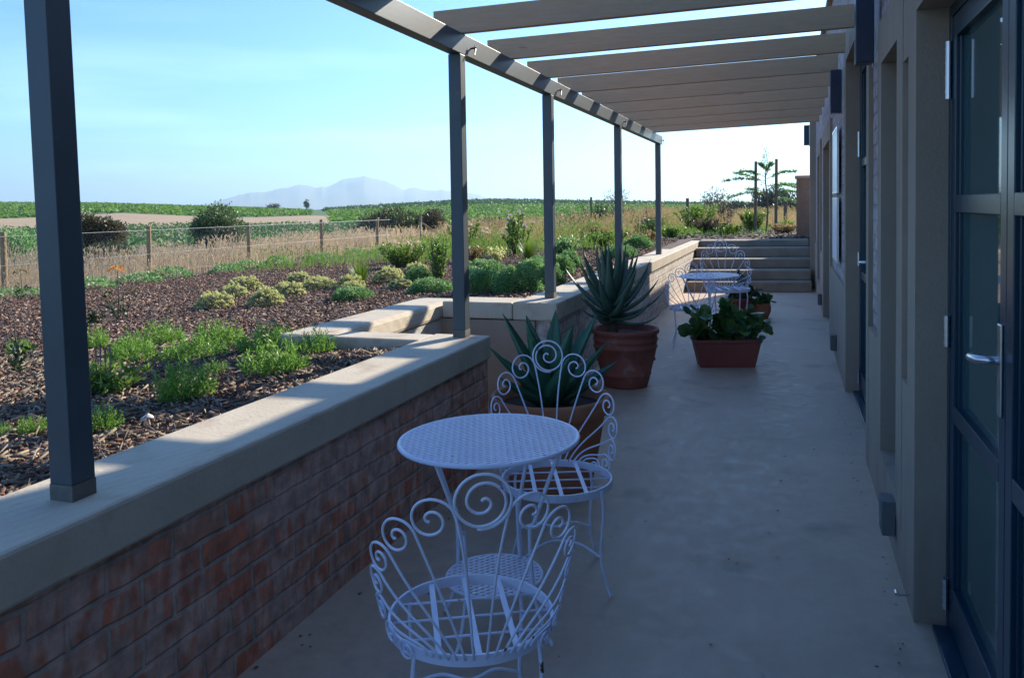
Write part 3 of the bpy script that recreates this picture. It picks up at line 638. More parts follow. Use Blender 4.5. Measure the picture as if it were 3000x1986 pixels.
t2 = pot_things('plant_pot', 'wide orange terracotta pot holding the broad leaved agave behind the near chairs', 'pot', (-1.27, 4.38, 0),
   [(0, 0), (.225, 0), (.235, .02), (.275, .22), (.305, .40), (.318, .405), (.335, .415), (.342, .44), (.342, .485), (.335, .497), (.318, .5), (.306, .49), (.30, .43), (0, .43)], M['terra_or'])
b = MB(); b.lathe([(0, .445), (.15, .44), (.301, .432)], 32); b.build('soil', M['soil'], t2, smooth=True)

def succulent_leaf(mb, base, az_, el0, el1, ln, wd, th, n=12, fold=.35, taper=1.3, spine=None, twist=0):
    """thick channelled pointed leaf: elevation changes from el0 to el1 along its length"""
    p = np.array(base, float); pts = []; fr_ = []
    for i in range(n+1):
        t_ = i/n; e = el0+(el1-el0)*t_**1.2
        d = np.array([math.cos(az_)*math.cos(e), math.sin(az_)*math.cos(e), math.sin(e)])
        if i: p = p+d*ln/n
        s_ = np.array([-math.sin(az_), math.cos(az_), 0.]); u = np.cross(d, s_); u = -u if u[2] < 0 and math.cos(e) > .2 else u
        pts.append(p.copy()); fr_.append((s_, u))
    vs = []
    for i in range(n+1):
        t_ = i/n; w = wd*(min(1, .72+.9*t_) if t_ < .3 else 1)*(1-t_**taper)**.9+.0015; h = th*(1-t_**1.5)+.0012
        s_, u = fr_[i]; P0 = pts[i]
        vs += [P0-s_*w/2+u*w*fold*.5, P0-s_*w*.22+u*h*.1, P0+s_*w*.22+u*h*.1, P0+s_*w/2+u*w*fold*.5, P0+s_*w*.25-u*h, P0-s_*w*.25-u*h]
    m_ = 6; fc = [(i*m_+j, i*m_+(j+1) % m_, (i+1)*m_+(j+1) % m_, (i+1)*m_+j) for i in range(n) for j in range(m_)]
    fc += [tuple(range(m_))[::-1], tuple(n*m_+j for j in range(m_))]
    mb.add(vs, fc)
    if spine is not None:
        for i in range(1, n-1):
            s_, u = fr_[i]
            for sg in (0, 3):
                q = vs[i*m_+sg]; dd = (-s_ if sg == 0 else s_); dr = unit(pts[i+1]-pts[i-1]) if i < n else 0
                spine.add([q-dr*.004, q+dr*.004, q+dd*.008+dr*.003, q+u*.003], [(0, 1, 2), (0, 2, 3), (1, 3, 2)])
# aloe
al_ = thing('aloe', 'spiky grey green aloe on a short trunk growing in the ribbed pot', 'aloe plant', (-1.43, 6.87, .45))
al_.scale = (.94, .94, .96)
b = MB(); b.tube([(0, 0, -.02), (.005, 0, .08), (-.01, .0, .18), (-.01, 0, .26)], [.05, .045, .05, .06], 10); b.build('trunk', M['bark'], al_, smooth=True)
sp_ = MB(); cnt = 0
for i in range(38):
    tt = i/37; az_ = i*2.39996+rng.uniform(-.2, .2)
    z = .12+.16*tt; e0 = R(-22)+R(100)*tt**.9; e1 = e0+R(58)*(1-tt*.75)+R(rng.uniform(-8, 8))
    ln = .43+.16*math.sin(tt*2.6)+rng.uniform(-.03, .03); ln *= (.60 if math.cos(az_) < -.15 and tt < .45 else 1); wd = .088+.045*min(1, tt*2)*(1 if tt < .85 else .8)
    b = MB(); succulent_leaf(b, (.02*math.cos(az_), .02*math.sin(az_), z), az_, e0, min(e1, R(86)), ln, wd, .014, spine=b, taper=1.25)
    b.build('leaf', M['aloe'], al_, smooth=True)
ag = thing('agave', 'broad leaved deep green agave growing in the wide orange pot', 'agave plant', (-1.27, 4.40, .44))
ag.scale = (.98, .98, .9)
sp_ = MB()
for i in range(15):
    tt = i/14; az_ = i*2.39996+1.9; e0 = R(22)+R(52)*tt; e1 = e0+R(14)*(1-tt)
    ln = .56-.06*abs(tt-.5)+rng.uniform(-.07, .05)
    if tt < .25: ln *= .85
    b = MB(); succulent_leaf(b, (.03*math.cos(az_), .03*math.sin(az_), -.01+.05*tt), az_, e0, min(e1, R(84)), ln, .155+rng.uniform(-.02, .015), .02, fold=.5, taper=1.7, spine=b)
    b.build('leaf', M['agave'], ag, smooth=True)

def round_leaf(mb, base, d, ln, wd):
    d = unit(np.array(d, float)); s_ = unit(np.cross(d, rdir(1)[0])); u = np.cross(s_, d)
    k = [(0, 0), (.25, .30), (.55, .5), (.85, .38), (1, .0), (.85, -.38), (.55, -.5), (.25, -.30)]
    vs = [np.array(base)+d*ln*a_+s_*wd*b_+u*(.12*ln*(a_**2)+.10*wd*abs(b_)*2) for a_, b_ in k]; vs.append(np.array(base)+d*ln*.5)
    mb.add(vs, [(8, i, (i+1) % 8) for i in range(8)])
def leafy_pot_plant(name, label, cat, loc, ext, nst, hmin, hmax, lw, rz=0, cols='kalan', seed=1):
    global rng
    t = thing(name, label, cat, loc, rz); rs = np.random.default_rng(seed); st = MB(); lf = MB()
    for i in range(nst):
        x = rs.uniform(-ext[0], ext[0]); y = rs.uniform(-ext[1], ext[1]); h = rs.uniform(hmin, hmax)*(1-.45*abs(x)/ext[0]); lx = rs.uniform(-.08, .08)+x*.35; ly = rs.uniform(-.08, .05)+y*.2
        pts = [(x, y, -.02), (x+lx*.3, y+ly*.3, h*.5), (x+lx, y+ly, h)]; st.tube(pts, [.007, .006, .004], 6)
        top = np.array(pts[2]); 
        for k in range(rs.integers(7, 11)):
            a_ = rs.uniform(0, 6.28); e = rs.uniform(-.2, 1.0); q = rs.uniform(.35, 1)
            base = np.array(pts[0])*(1-q)+top*q
            round_leaf(lf, base, (math.cos(a_)*math.cos(e), math.sin(a_)*math.cos(e), math.sin(e)), lw*rs.uniform(.75, 1.25), lw*rs.uniform(.6, .85))
    st.build('stem', M['g_broad'], t); lf.build('foliage', M[cols], t)
    return t
# rectangular planter
t = thing('trough_planter', 'rectangular red brown trough planter standing alone on the terrace floor', 'planter', (-.575, 8.02, 0), R(15))
b = MB(); w0, w1, d0, d1, h = .255, .315, .10, .135, .265
b.hexa([(-w0, -d0, 0), (w0, -d0, 0), (w0, d0, 0), (-w0, d0, 0)], [(-w1+.01, -d1+.01, h-.03), (w1-.01, -d1+.01, h-.03), (w1-.01, d1-.01, h-.03), (-w1+.01, d1-.01, h-.03)]); b.build('body', M['plast'], t, bevel=.006)
b = MB(); b.box(-w1, w1, -d1, -d1+.02, h-.029, h); b.box(-w1, w1, d1-.02, d1, h-.029, h); b.box(-w1, -w1+.02, -d1+.0205, d1-.0205, h-.029, h); b.box(w1-.02, w1, -d1+.0205, d1-.0205, h-.029, h); b.build('rim', M['plast'], t, bevel=.004)
b = MB(); b.box(-w1+.021, w1-.021, -d1+.021, d1-.021, h-.03, h-.018); b.build('soil', M['soil'], t)
leafy_pot_plant('kalanchoe', 'round leaved fleshy plant spilling over the trough planter', 'potted plant', (-.575, 8.02, .245), (.29, .08), 26, .08, .40, .125, R(15), seed=4)
t = pot_things('plant_pot', 'small round orange clay pot with a low succulent near the foot of the steps', 'pot', (-.38, 11.5, 0), [(0, 0), (.10, 0), (.115, .01), (.145, .08), (.15, .13), (.14, .18), (.135, .2), (.125, .2), (.12, .17), (0, .17)], M['terra_or'])
leafy_pot_plant('succulent', 'low green succulent in the small round clay pot near the steps', 'potted plant', (-.38, 11.5, .17), (.09, .09), 9, .05, .17, .085, seed=9)
t = pot_things('plant_pot', 'dark red brown pot between the far table and the small round clay pot', 'pot', (-.63, 11.25, 0), [(0, 0), (.12, 0), (.13, .01), (.16, .24), (.172, .245), (.172, .29), (.155, .29), (.15, .25), (0, .25)], M['plast'])
leafy_pot_plant('leafy_pot_plant', 'dark green bushy plant in the dark red pot behind the trough planter', 'potted plant', (-.63, 11.25, .25), (.12, .12), 16, .10, .38, .10, cols='dleaf', seed=12)

# ------------------------------------------------------------------ plants
def shrub_needle(seed, w=.3, h=.15, nsh=150, lm='g_needle'):
    """low shrub of upright bottle-brush shoots"""
    rs = np.random.default_rng(seed); V = []
    for i in range(nsh):
        a = rs.uniform(0, 6.28); q = math.sqrt(rs.random()); bx, by = q*w*.40*math.cos(a), q*w*.40*math.sin(a)
        ln = h*(1.0-.45*q)*rs.uniform(.75, 1.2); tilt = q*R(48)+rs.uniform(-.15, .15)
        d = np.array([math.cos(a)*math.sin(tilt), math.sin(a)*math.sin(tilt), math.cos(tilt)])
        k = 17; tt = np.linspace(.12, 1, k)
        base = np.array([bx, by, 0])+tt[:, None]*d*ln+np.array([0, 0, 1.])*(tt[:, None]**2)*ln*.15
        rd = rdir(k); rd = unit(rd-d*(rd@d)[:, None]); dd = unit(rd*.85+d*.75)
        V.append(leaves(base, dd, .026*rs.uniform(.8, 1.2), .0075))
    return np.concatenate(V)
def shrub_dome(seed, w=.4, h=.2, k=2600, ls=.02):
    rs = np.random.default_rng(seed); d = rdir(k, 0, 1); lum = 1+.22*vnoise(d[:, 0]*3+d[:, 2]*2+7, d[:, 1]*3+5, 1.2, seed)*1.8
    rad = lum*rs.uniform(.72, 1., k)**.6
    base = d*rad[:, None]*np.array([w/2, w/2, h]); dd = unit(d*.9+rdir(k)*.9+np.array([0, 0, .35]))
    return leaves(base, dd, ls*rs.uniform(.7, 1.3, k), ls*.5)
def heads(seed, w, h, nh, per=22):
    rs = np.random.default_rng(seed); d = rdir(nh, .05, 1); c = d*np.array([w/2, w/2, h])*rs.uniform(.88, 1.1, nh)[:, None]
    c = np.repeat(c, per, 0); e = rdir(len(c), -.1, 1); return leaves(c+e*.007, e, rs.uniform(.010, .018, len(c)), .009)
def stems_leaves(seed, w, h, ns, per, ls, lw, spread=.25, up=.6):
    rs = np.random.default_rng(seed); V = []; st = MB(); tips = []
    for i in range(ns):
        a = rs.uniform(0, 6.28); q = rs.random(); bx = np.array([q*w*.2*math.cos(a), q*w*.2*math.sin(a), 0]); hh = h*rs.uniform(.65, 1.)
        tip = bx+np.array([math.cos(a)*w*spread*2*q, math.sin(a)*w*spread*2*q, hh]); st.tube([bx, bx*.4+tip*.6+[0, 0, .0], tip], [.006*h/.4, .004*h/.4, .002], 5); tips.append(tip)
        tt = rs.uniform(.12, 1, per)[:, None]; base = bx+(tip-bx)*tt; rd = rdir(per); rd[:, 2] = np.abs(rd[:, 2])*.5+up*.6
        V.append(leaves(base, unit(rd), ls*rs.uniform(.7, 1.25, per), lw))
    return np.concatenate(V), st, np.array(tips)
def plant(name, label, cat, loc, parts, group=None, rz=0, scale=1):
    t = thing(name, label, cat, loc, rz, group); t.scale = (scale,)*3 if not hasattr(scale, '__len__') else scale
    for (pn, V, mt_) in parts:
        if isinstance(V, MB): V.build(pn, mt_, t)
        else: qmesh(pn, V, mt_, t)
    return t
def Z(x, y): return float(zg(x, y))-.01

G1 = 'low green needle leaved shrubs in the mulch'
protoA = [None]*3
for i in range(3):
    pass
lowS = [(-4.77, 4.63, .24, .14, 'just right of the nearest post, back row'), (-3.85, 4.02, .30, .15, 'in front of the back row, left of the gap'), (-3.48, 4.12, .42, .14, 'in the middle of the front mulch, wide and bright'),
 (-4.32, 4.80, .34, .15, 'in the back row, second from the nearest post'), (-3.71, 4.64, .34, .17, 'in the back row centre, tall and dark'), (-3.15, 4.43, .48, .16, 'widest of the back row, near the bay wall'), (-2.72, 4.30, .24, .14, 'at the right end of the back row touching the bay coping'),
 (-2.58, 3.68, .36, .17, 'closest to the coping on the right, bright green'), (-2.66, 3.10, .30, .17, 'in the front row nearest to the coping edge'), (-2.95, 3.66, .17, .08, 'smallest, in the shade between the two front clumps'),
 (-2.92, 2.51, .12, .07, 'small dark tuft left of the nearest post'), (-3.03, 2.46, .09, .05, 'tiniest tuft left of the nearest post'), (-2.64, 2.60, .15, .09, 'small tuft just right of the nearest post beside the stones'), (-5.3, 4.46, .18, .1, 'far left behind the nearest post'), (-4.15, 4.35, .26, .14, 'between the front and back rows on the left')]
protos = []
for i, (x, y, w, h, d) in enumerate(lowS):
    lab = 'low green needle shrub ' + d
    if i < 3:
        t = plant('low_shrub', lab, 'shrub', (x, y, Z(x, y)), [('foliage', shrub_needle(20+i, .3, .15, 110), M['g_needle'])], G1, 0, (w/.3*.84, w/.3*.84, h/.15*1.12)); protos.append(t)
    else:
        t = dup(protos[i % 3], (x, y, Z(x, y)), i*1.3, lab, (w/.3*.84, w/.3*.84, h/.15*1.12))
# broad leaved plant with dry seed spikes beside post
V, st, tips = stems_leaves(41, .34, .16, 46, 16, .045, .016, .42); V2 = []
sk = MB()
for q in range(4):
    x = -.06+.03*q; sk.tube([(x, 0, .08), (x-.01, .01, .18), (x-.015, .015, .24+.02*(q % 2))], [.004, .003, .006], 6)
plant('leafy_shrub', 'low broad leaved green plant with pale dry seed spikes beside the nearest post', 'shrub', (-3.25, 3.22, Z(-3.25, 3.22)), [('foliage', V, M['g_broad']), ('stem', st, M['bark']), ('seed_spike', sk, M['straw'])])

G2 = 'cream yellow flowering mounds in the mulch'
yel = [(-5.78, 7.22, .40, .18, 'nearest, at the lower left of the group'), (-6.42, 8.38, .33, .17, 'second from the left, behind the nearest one'), (-7.06, 9.45, .44, .19, 'farthest left of the back pair'), (-5.19, 7.29, .34, .19, 'nearest to the coping, greener on its right'),
 (-5.54, 8.23, .36, .18, 'single one in the middle of the group'), (-5.63, 9.01, .45, .17, 'wide one right of the middle'), (-6.85, 10.42, .34, .16, 'small one at the back left'), (-4.85, 8.49, .28, .14, 'with a dark green mound in front of it'), (-5.16, 9.0, .32, .18, 'beside the upright light green tuft'),
 (-5.0, 9.7, .40, .20, 'large one in front of the lime green bush'), (-4.38, 8.79, .30, .12, 'low spreading one at the right end of the group'), (-5.4, 11.4, .34, .15, 'small one behind the group, left of the second post')]
pr2 = []
for i, (x, y, w, h, d) in enumerate(yel):
    lab = 'cream yellow flowering mound, ' + d
    if i < 2:
        t = plant('flowering_mound', lab, 'flowering shrub', (x, y, Z(x, y)), [('foliage', shrub_dome(60+i, .37, .155, 2600, .022), M['grey_stem']), ('flowers', heads(70+i, .40, .185, 170), M['y_flower'])], G2, 0, (w/.4, w/.4, h/.18)); pr2.append(t)
    else: dup(pr2[i % 2], (x, y, Z(x, y)), i*1.7, lab, (w/.4*1.05, w/.4*1.05, h/.18))

G3 = 'low grey green ground covering mounds by the far wall'
gm_ = [(-4.37, 7.64, .44, .15, 'nearest to the bay wall on the left, in front of the yellow mounds'), (-4.44, 9.43, .38, .21, 'between the lime bush and the second post'), (-3.04, 8.0, .5, .25, 'large, just right of the second post'), (-2.62, 7.95, .5, .27, 'large, left of the third post behind the bay coping'), (-2.50, 8.6, .36, .24, 'behind the third post base'),
 (-3.70, 8.19, .5, .16, 'wide low dark one left of the second post'), (-3.96, 10.45, .55, .21, 'second row, right behind the second post'), (-3.3, 10.9, .5, .18, 'second row, middle between second and third post'), (-2.66, 9.69, .34, .26, 'beside the third post on its right'), (-2.84, 10.81, .36, .24, 'behind the aloe, right of the third post'), (-3.13, 10.09, .36, .2, 'small one left of the third post, second row'),
 (-3.5, 9.0, .5, .2, 'in the gap left of the two large ones'), (-2.45, 12.3, .5, .2, 'between the fourth and fifth post near the coping'), (-2.5, 14.2, .5, .25, 'behind the fifth post near the coping')]
pr3 = []
for i, (x, y, w, h, d) in enumerate(gm_):
    lab = ('low grey green leafy mound ' + d).replace(', in front of the yellow mounds', '')
    if i < 2: t = plant('ground_cover_mound', lab, 'shrub', (x, y, Z(x, y)), [('foliage', np.concatenate([shrub_dome(80+i, .46, .24, 4200, .024), shrub_dome(90+i, .36, .17, 1500, .03)]), M['g_grey'])], G3, 0, (w/.46, w/.46, h/.24)); pr3.append(t)
    else: dup(pr3[i % 2], (x, y, Z(x, y)), i*2.1, lab, (w/.46*1.08, w/.46*1.08, h/.24))

# upright plants
def upr(label, x, y, w, h, mt_, ns=40, per=26, ls=.05, lw=.018, seed=1, flower=None, cat='shrub', name='upright_shrub', spread=.25, group=None):
    V, st, tips = stems_leaves(seed, w, h, ns, per, ls, lw, spread)
    parts = [('foliage', V, M[mt_]), ('stem', st, M['bark'])]
    if flower:
        k = 16; fb = np.repeat(tips, k, 0); d = rdir(len(fb), -.2, 1); parts.append(('flower', leaves(fb+d*.008, d, flower[1], flower[1]*.6), M[flower[0]]))
    return plant(name, label, cat, (x, y, Z(x, y)), parts, group)
def tuft(seed, w, h, k, bw=.006):
    rs = np.random.default_rng(seed); a = rs.uniform(0, 6.28, k); q = rs.random(k)**.7; b0 = np.stack([np.cos(a)*q*w*.12, np.sin(a)*q*w*.12, 0*a], 1)
    hh = h*rs.uniform(.55, 1.05, k); out_ = np.stack([np.cos(a), np.sin(a), 0*a], 1); sd = np.stack([-np.sin(a), np.cos(a), 0*a], 1)*bw/2
    m1 = b0+out_*(q*w*.2)[:, None]+np.array([0, 0, 1.])*(hh*.6)[:, None]; tp = b0+out_*(q*w*.5)[:, None]+np.array([0, 0, 1.])*hh[:, None]
    A_ = np.stack([b0-sd, b0+sd, m1+sd*.8, m1-sd*.8], 1); B_ = np.stack([m1-sd*.8, m1+sd*.8, tp+sd*.1, tp-sd*.1], 1)
    return np.concatenate([A_, B_])
plant('grass_tuft', 'upright fine leaved light green tuft left of the lime bush', 'grass', (-5.21, 9.32, Z(-5.21, 9.32)), [('blades', tuft(101, .34, .34, 500), M['g_lime'])])
upr('bright lime green leafy bush standing behind the yellow mounds', -6.3, 12.76, .66, .42, 'g_lime', 60, 34, .06, .026, 102)
upr('tall dark and light green spiky shrub left of the second post', -4.20, 9.5, .30, .58, 'g_needle', 40, 46, .05, .012, 103)
upr('tall leafy stem rising behind the second post', -6.6, 16.33, .5, .80, 'g_broad', 14, 46, .09, .04, 104)
upr('leafy upright shrub with pale flower heads, left of the pink flowered pair', -5.5, 16.46, .45, .60, 'g_broad', 16, 40, .08, .034, 105, ('pink', .03))
upr('tallest leafy shrub with pale pink flowers on top between second and third post', -4.85, 14.56, .5, .85, 'g_broad', 20, 50, .08, .032, 106, ('pink', .036))
plant('grass_tuft', 'vivid green grassy tuft standing left of the third post', 'grass', (-3.94, 12.46, Z(-3.94, 12.46)), [('blades', tuft(107, .34, .36, 500), M['g_lime'])])
upr('yellowing small bush below the pink flowered shrub', -4.75, 13.3, .4, .26, 'y_flower', 30, 24, .04, .02, 108)
upr('small shrub with coral red leaves beside the fifth post', -2.6, 13.0, .3, .22, 'rustleaf', 12, 16, .04, .02, 109)
# protea like stems
for lab, x, y, h, fc_, sz in (('single stem with a coral red flower head left of the nearest post', -10.6, 9.0, .42, 'rustleaf', .11), ('thin stem with an orange flower cluster right of the nearest post', -6.15, 6.27, .50, 'orange', .085), ('thin dark reddish stem with sparse leaves left of the nearest post', -4.48, 3.74, .34, None, 0)):
    st = MB(); st.tube([(0, 0, 0), (.02, 0, h*.5), (.0, .01, h)], [.006, .005, .004], 6); V, s2, _ = stems_leaves(int(h*100), .16, h*.7, 5, 20, .05, .02, .4)
    parts = [('stem', st, M['bark']), ('foliage', V, M['dleaf'])]
    if fc_:
        k = 140; d = rdir(k, -.1, 1); parts.append(('flower', leaves(np.array([0, 0, h])+d*sz*.5*np.array([.6, .6, 1.5] if fc_ == 'redf' else [1.3, 1.3, .8]), d, sz*.28, sz*.12), M[fc_]))
    plant('flowering_plant' if fc_ else 'sparse_plant', lab, 'flower' if fc_ else 'plant', (x, y, Z(x, y)), parts)
plant('strap_leaf_plant', 'pale green strap leaved clump cut by the left edge of the picture', 'plant', (-4.45, 2.85, Z(-4.45, 2.85)), [('blades', tuft(121, .35, .22, 120, .014), M['grey_stem'])])
upr('sparse small leafy plant in the mulch below the orange flower', -6.34, 6.15, .3, .14, 'dleaf', 12, 14, .04, .02, 130, name='leafy_shrub')
# grey-green edging plants along the mulch edge below the fence
G4 = 'small grey green edging plants along the fence side of the mulch'
e0 = None
ordw = ['leftmost', 'second', 'third', 'fourth', 'fifth', 'sixth', 'seventh', 'eighth', 'ninth', 'tenth', 'eleventh', 'twelfth', 'thirteenth', 'fourteenth', 'fifteenth', 'sixteenth', 'seventeenth', 'farthest']
for i in range(18):
    y = 7.6+i*1.15; x = -11.5+.25*math.sin(i*2.3); lab = ordw[i]+(' of' if i in (0, 17) else ' from the left of')+' the grey green edging plants below the wire fence'
    if e0 is None: e0 = plant('edging_plant', lab, 'plant', (x, y, Z(x, y)), [('foliage', shrub_dome(140, .6, .2, 700, .045), M['g_grey'])], G4)
    else: dup(e0, (x, y, Z(x, y)), i*1.1, lab, (rng.uniform(.9, 1.7), rng.uniform(.9, 1.5), rng.uniform(.6, 1.2)))

# right hand far garden
upr('bright green leafy shrub left of the short dark post above the steps', -2.5, 18.6, .6, .30, 'g_broad', 40, 26, .06, .026, 150)
upr('yellow green tall shrub behind the far garden, right of the short dark post', -2.51, 24.0, .95, .72, 'g_lime', 36, 40, .10, .04, 151)
upr('yellow green leafy shrub between the two tree stakes', -.95, 22.4, .7, .60, 'g_lime', 30, 40, .09, .035, 152)
upr('low green shrub against the brown end wall', -.05, 21.5, .4, .28, 'g_broad', 24, 26, .06, .026, 153)
upr('dark twiggy shrub in the far garden, behind the yellow green one', -2.0, 27, 1.0, .8, 'brown_bush', 50, 30, .07, .02, 154)
upr('orange brown shrub left of the short dark post', -4.4, 26, 1.3, .9, 'rustgrass', 60, 40, .09, .02, 155)
upr('olive green shrub behind the fifth post', -6.6, 30, 1.5, 1.1, 'green_bush', 60, 40, .09, .04, 156)

WS = [(-5.6, 20.5, .7, .62, 'g_grey', 'grey green wiry bush between the third and fourth posts'), (-4.6, 19.2, .6, .5, 'g_lime', 'yellow green bush right behind the aloe tips'), (-3.9, 17.3, .6, .42, 'rustleaf', 'red brown leaved bush left of the fourth post'),
  (-7.4, 20.0, .9, .6, 'drygrass', 'straw coloured feathery bush left of the third post'), (-3.3, 15.6, .5, .32, 'g_broad', 'bright leafy bush between the fourth and fifth posts near the coping'), (-3.2, 19.5, .6, .5, 'green_bush', 'mid green bush just left of the fifth post'),
  (-6.3, 24.5, 1.0, .85, 'rustgrass', 'golden brown bush left of the fourth post, far back'), (-3.6, 22.5, .8, .6, 'rustgrass', 'orange tinged bush right of the fifth post'), (-1.9, 21.0, .6, .34, 'brown_bush', 'low brown twiggy bush left of the young tree'),
  (-8.6, 22.5, 1.0, .6, 'brown_bush', 'dull brown bush beside the fence behind the second post'), (-7.0, 14.6, .6, .42, 'drygrass', 'pale dry bush beside the lime green bush'), (-3.6, 13.4, .45, .34, 'g_grey', 'silvery upright bush right of the third post'),
  (-2.7, 16.3, .4, .26, 'rustleaf', 'small reddish plant behind the fifth post'), (-1.4, 20.2, .5, .22, 'g_lime', 'low lime green weed clump above the top step'), (-.1, 20.6, .4, .22, 'rustgrass', 'low golden tuft by the brown end wall'),
  (-10.2, 28, 1.4, .9, 'olive_bush', 'dark olive bush by the fence seen left of the third post'), (-5.2, 13.0, .4, .3, 'rustleaf', 'small orange tinged plant right of the second post')]
for i, (x, y, w, h, mt_, lab) in enumerate(WS): upr(lab, x, y, w, h, mt_, 46, 34, .035+.0016*y, .014+.0008*y, 400+i, name='wild_shrub', spread=.34, group='mixed wild shrubs in the far garden')

# sapling with stakes
t = thing('sapling_tree', 'young tree with thin spreading feathery branches tied between two stakes', 'tree', (-.55, 21.9, Z(-.5, 21.9)))
t.scale = (1.15, 1.15, .90)
b = MB(); b.tube(spline([(0, 0, 0), (.03, 0, .8), (-.02, .02, 1.5), (.02, 0, 2.0), (-.02, 0, 2.35)], 6), np.linspace(.022, .004, 25), 7); b.build('trunk', M['bark'], t, smooth=True)
br = MB(); V = []
rs = np.random.default_rng(5)
for (z0_, dx, dz, ln) in ((1.35, -1, .55, .85), (1.45, -1, .05, .95), (1.1, -1, -.1, .85), (1.2, 1, .25, .75), (1.5, 1, .35, .72), (1.05, 1, .1, .85), (1.0, -.8, .5, .5), (1.6, .3, .9, .4), (1.3, .7, -.05, .8), (.9, .9, -.05, .75), (1.7, -.4, .7, .3), (1.55, -.9, .3, .7)):
    d = unit(np.array([dx, rs.uniform(-.5, .5), dz])); p0 = np.array([0, 0, z0_]); pts = [p0, p0+d*ln*.5+[0, 0, .06], p0+d*ln+[0, 0, -.04]]
    P5 = spline(pts, 7); br.tube(P5, np.linspace(.009, .002, len(P5)), 5)
    k = 200; q = rs.uniform(.25, 1, k); idx = (q*(len(P5)-1)).astype(int); bs = P5[idx]+rdir(k)*.062*np.array([1, 1, .9])*rs.uniform(.2, 1, k)[:, None]
    V.append(leaves(bs, unit(rdir(k)*.8+d), .062, .027))
k = 130; q = rs.uniform(1.6, 2.42, k); V.append(leaves(np.stack([-.02+rs.normal(0, .035, k), rs.normal(0, .035, k), q], 1), rdir(k), .055, .022))
br.build('branch', M['bark'], t); qmesh('foliage', np.concatenate(V), M['g_grey'], t)
for lab, x, y, h in (('left of the two wooden stakes holding the young tree', -.82, 21.8, 1.80), ('right of the two wooden stakes holding the young tree', -.32, 21.7, 1.84)):
    b = MB(); b.tube([(0, 0, 0), (.012, 0, h*.5), (.02, 0, h)], [.04, .038, .036], 9); o = b.build('tree_stake', M['bark']); o.location = (x, y, Z(x, y)); tag(o, lab, 'stake', 'wooden tree stakes')
for lab, x, y, h in (('short dark wooden post in the far garden left of the yellow green shrub', -3.0, 26, .98), ('short stout post beside the brown end wall', -.1, 24.5, 1.0), ('thin post in the grassy garden between third and fourth pergola posts', -8.4, 36, 1.5)):
    b = MB(); b.tube([(0, 0, 0), (0, 0, h)], [.055, .05], 9); o = b.build('wooden_post', M['bark']); o.location = (x, y, Z(x, y)); tag(o, lab, 'post')

# stones
def stone(label, x, y, s, seed):
    d = []; n1, n2 = 10, 14; rs = np.random.default_rng(seed); vs = []; ph = rs.uniform(0, 6, 4)
    for i in range(n1+1):
        for j in range(n2):
            th = math.pi*i/n1; a = 2*math.pi*j/n2; q = 1+.10*math.sin(2*a+ph[0])+.08*math.sin(3*th+a+ph[1]); vs.append((q*math.sin(th)*math.cos(a)*s, q*math.sin(th)*math.sin(a)*s*.8, q*math.cos(th)*s*.7))
    fc = [(i*n2+j, i*n2+(j+1) % n2, (i+1)*n2+(j+1) % n2, (i+1)*n2+j) for i in range(n1) for j in range(n2)]
    o = MB().add(vs, [tuple(reversed(q)) for q in fc]).build('garden_stone', M['stone'], smooth=True); o.location = (x, y, Z(x, y)+s*.45); tag(o, label, 'stone')
stone('rounded white stone lying on the mulch close to the coping', -2.54, 2.73, .034, 1)
stone('small white pebble just left of the rounded white stone', -2.66, 2.80, .016, 2)
stone('small white stone far away on the soil at the top of the steps', -.7, 20.6, .07, 3)

# ------------------------------------------------------------------ mulch, straw, grass (stuff)
def outside(x, y): return ~(((x > -2.1) & (y < 17.6)) | ((x > -3.1) & (y > 4.4) & (y < 6.5)))
def chips(k, x0, x1, y0, y1, s0, s1, seed, name, mt_, asp=.4, dens=None):
    rs = np.random.default_rng(seed); x = rs.uniform(x0, x1, k); y = rs.uniform(y0, y1, k); m_ = outside(x, y)
    x, y = x[m_], y[m_]; k = len(x); a = rs.uniform(0, 6.28, k); ln = rs.uniform(s0, s1, k); tl = rs.normal(0, .28, k); tw = rs.normal(0, .3, k)
    d = np.stack([np.cos(a)*np.cos(tl), np.sin(a)*np.cos(tl), np.sin(tl)], 1); s_ = np.stack([-np.sin(a), np.cos(a), np.sin(tw)], 1); w = ln*asp*rs.uniform(.6, 1.3, k)
    c = np.stack([x, y, zg(x, y)+.03*vnoise(x, y, 1.3, 3)+rs.uniform(.004, .022, k)], 1); u = unit(np.cross(d, s_))*(.004+ln*.05)[:, None]
    p = [c-d*ln[:, None]*.5-s_*w[:, None]*.35, c+d*ln[:, None]*.5-s_*w[:, None]*.5, c+d*ln[:, None]*.42+s_*w[:, None]*.4, c-d*ln[:, None]*.5+s_*w[:, None]*.5]
    top = [q+u for q in p]
    V = np.stack(p+top, 1); me = bpy.data.meshes.new(name); fq = np.array([[4, 5, 6, 7], [0, 1, 5, 4], [1, 2, 6, 5], [2, 3, 7, 6], [3, 0, 4, 7]])
    me.vertices.add(k*8); me.vertices.foreach_set('co', V.astype(np.float32).reshape(-1)); F = (np.arange(k)[:, None, None]*8+fq[None]).reshape(-1)
    me.loops.add(len(F)); me.loops.foreach_set('vertex_index', F.astype(np.int32)); me.polygons.add(k*5); me.polygons.foreach_set('loop_start', np.arange(k*5, dtype=np.int32)*4); me.update(calc_edges=True)
    me.materials.append(mt_); o = bpy.data.objects.new(name, me); COL.objects.link(o); return tag(o, kind='stuff')
tag(chips(66000, -11.6, -2.0, 3.0, 17, .022, .058, 1, 'bark_mulch', M['chip'], .27), 'dark red brown bark chip mulch covering the raised garden bed', 'mulch')
tag(chips(22000, -6.0, -2.05, .6, 4.9, .010, .034, 2, 'fine_mulch', M['chip'], .3), 'fine dark mulch crumbs close to the near coping', 'mulch')
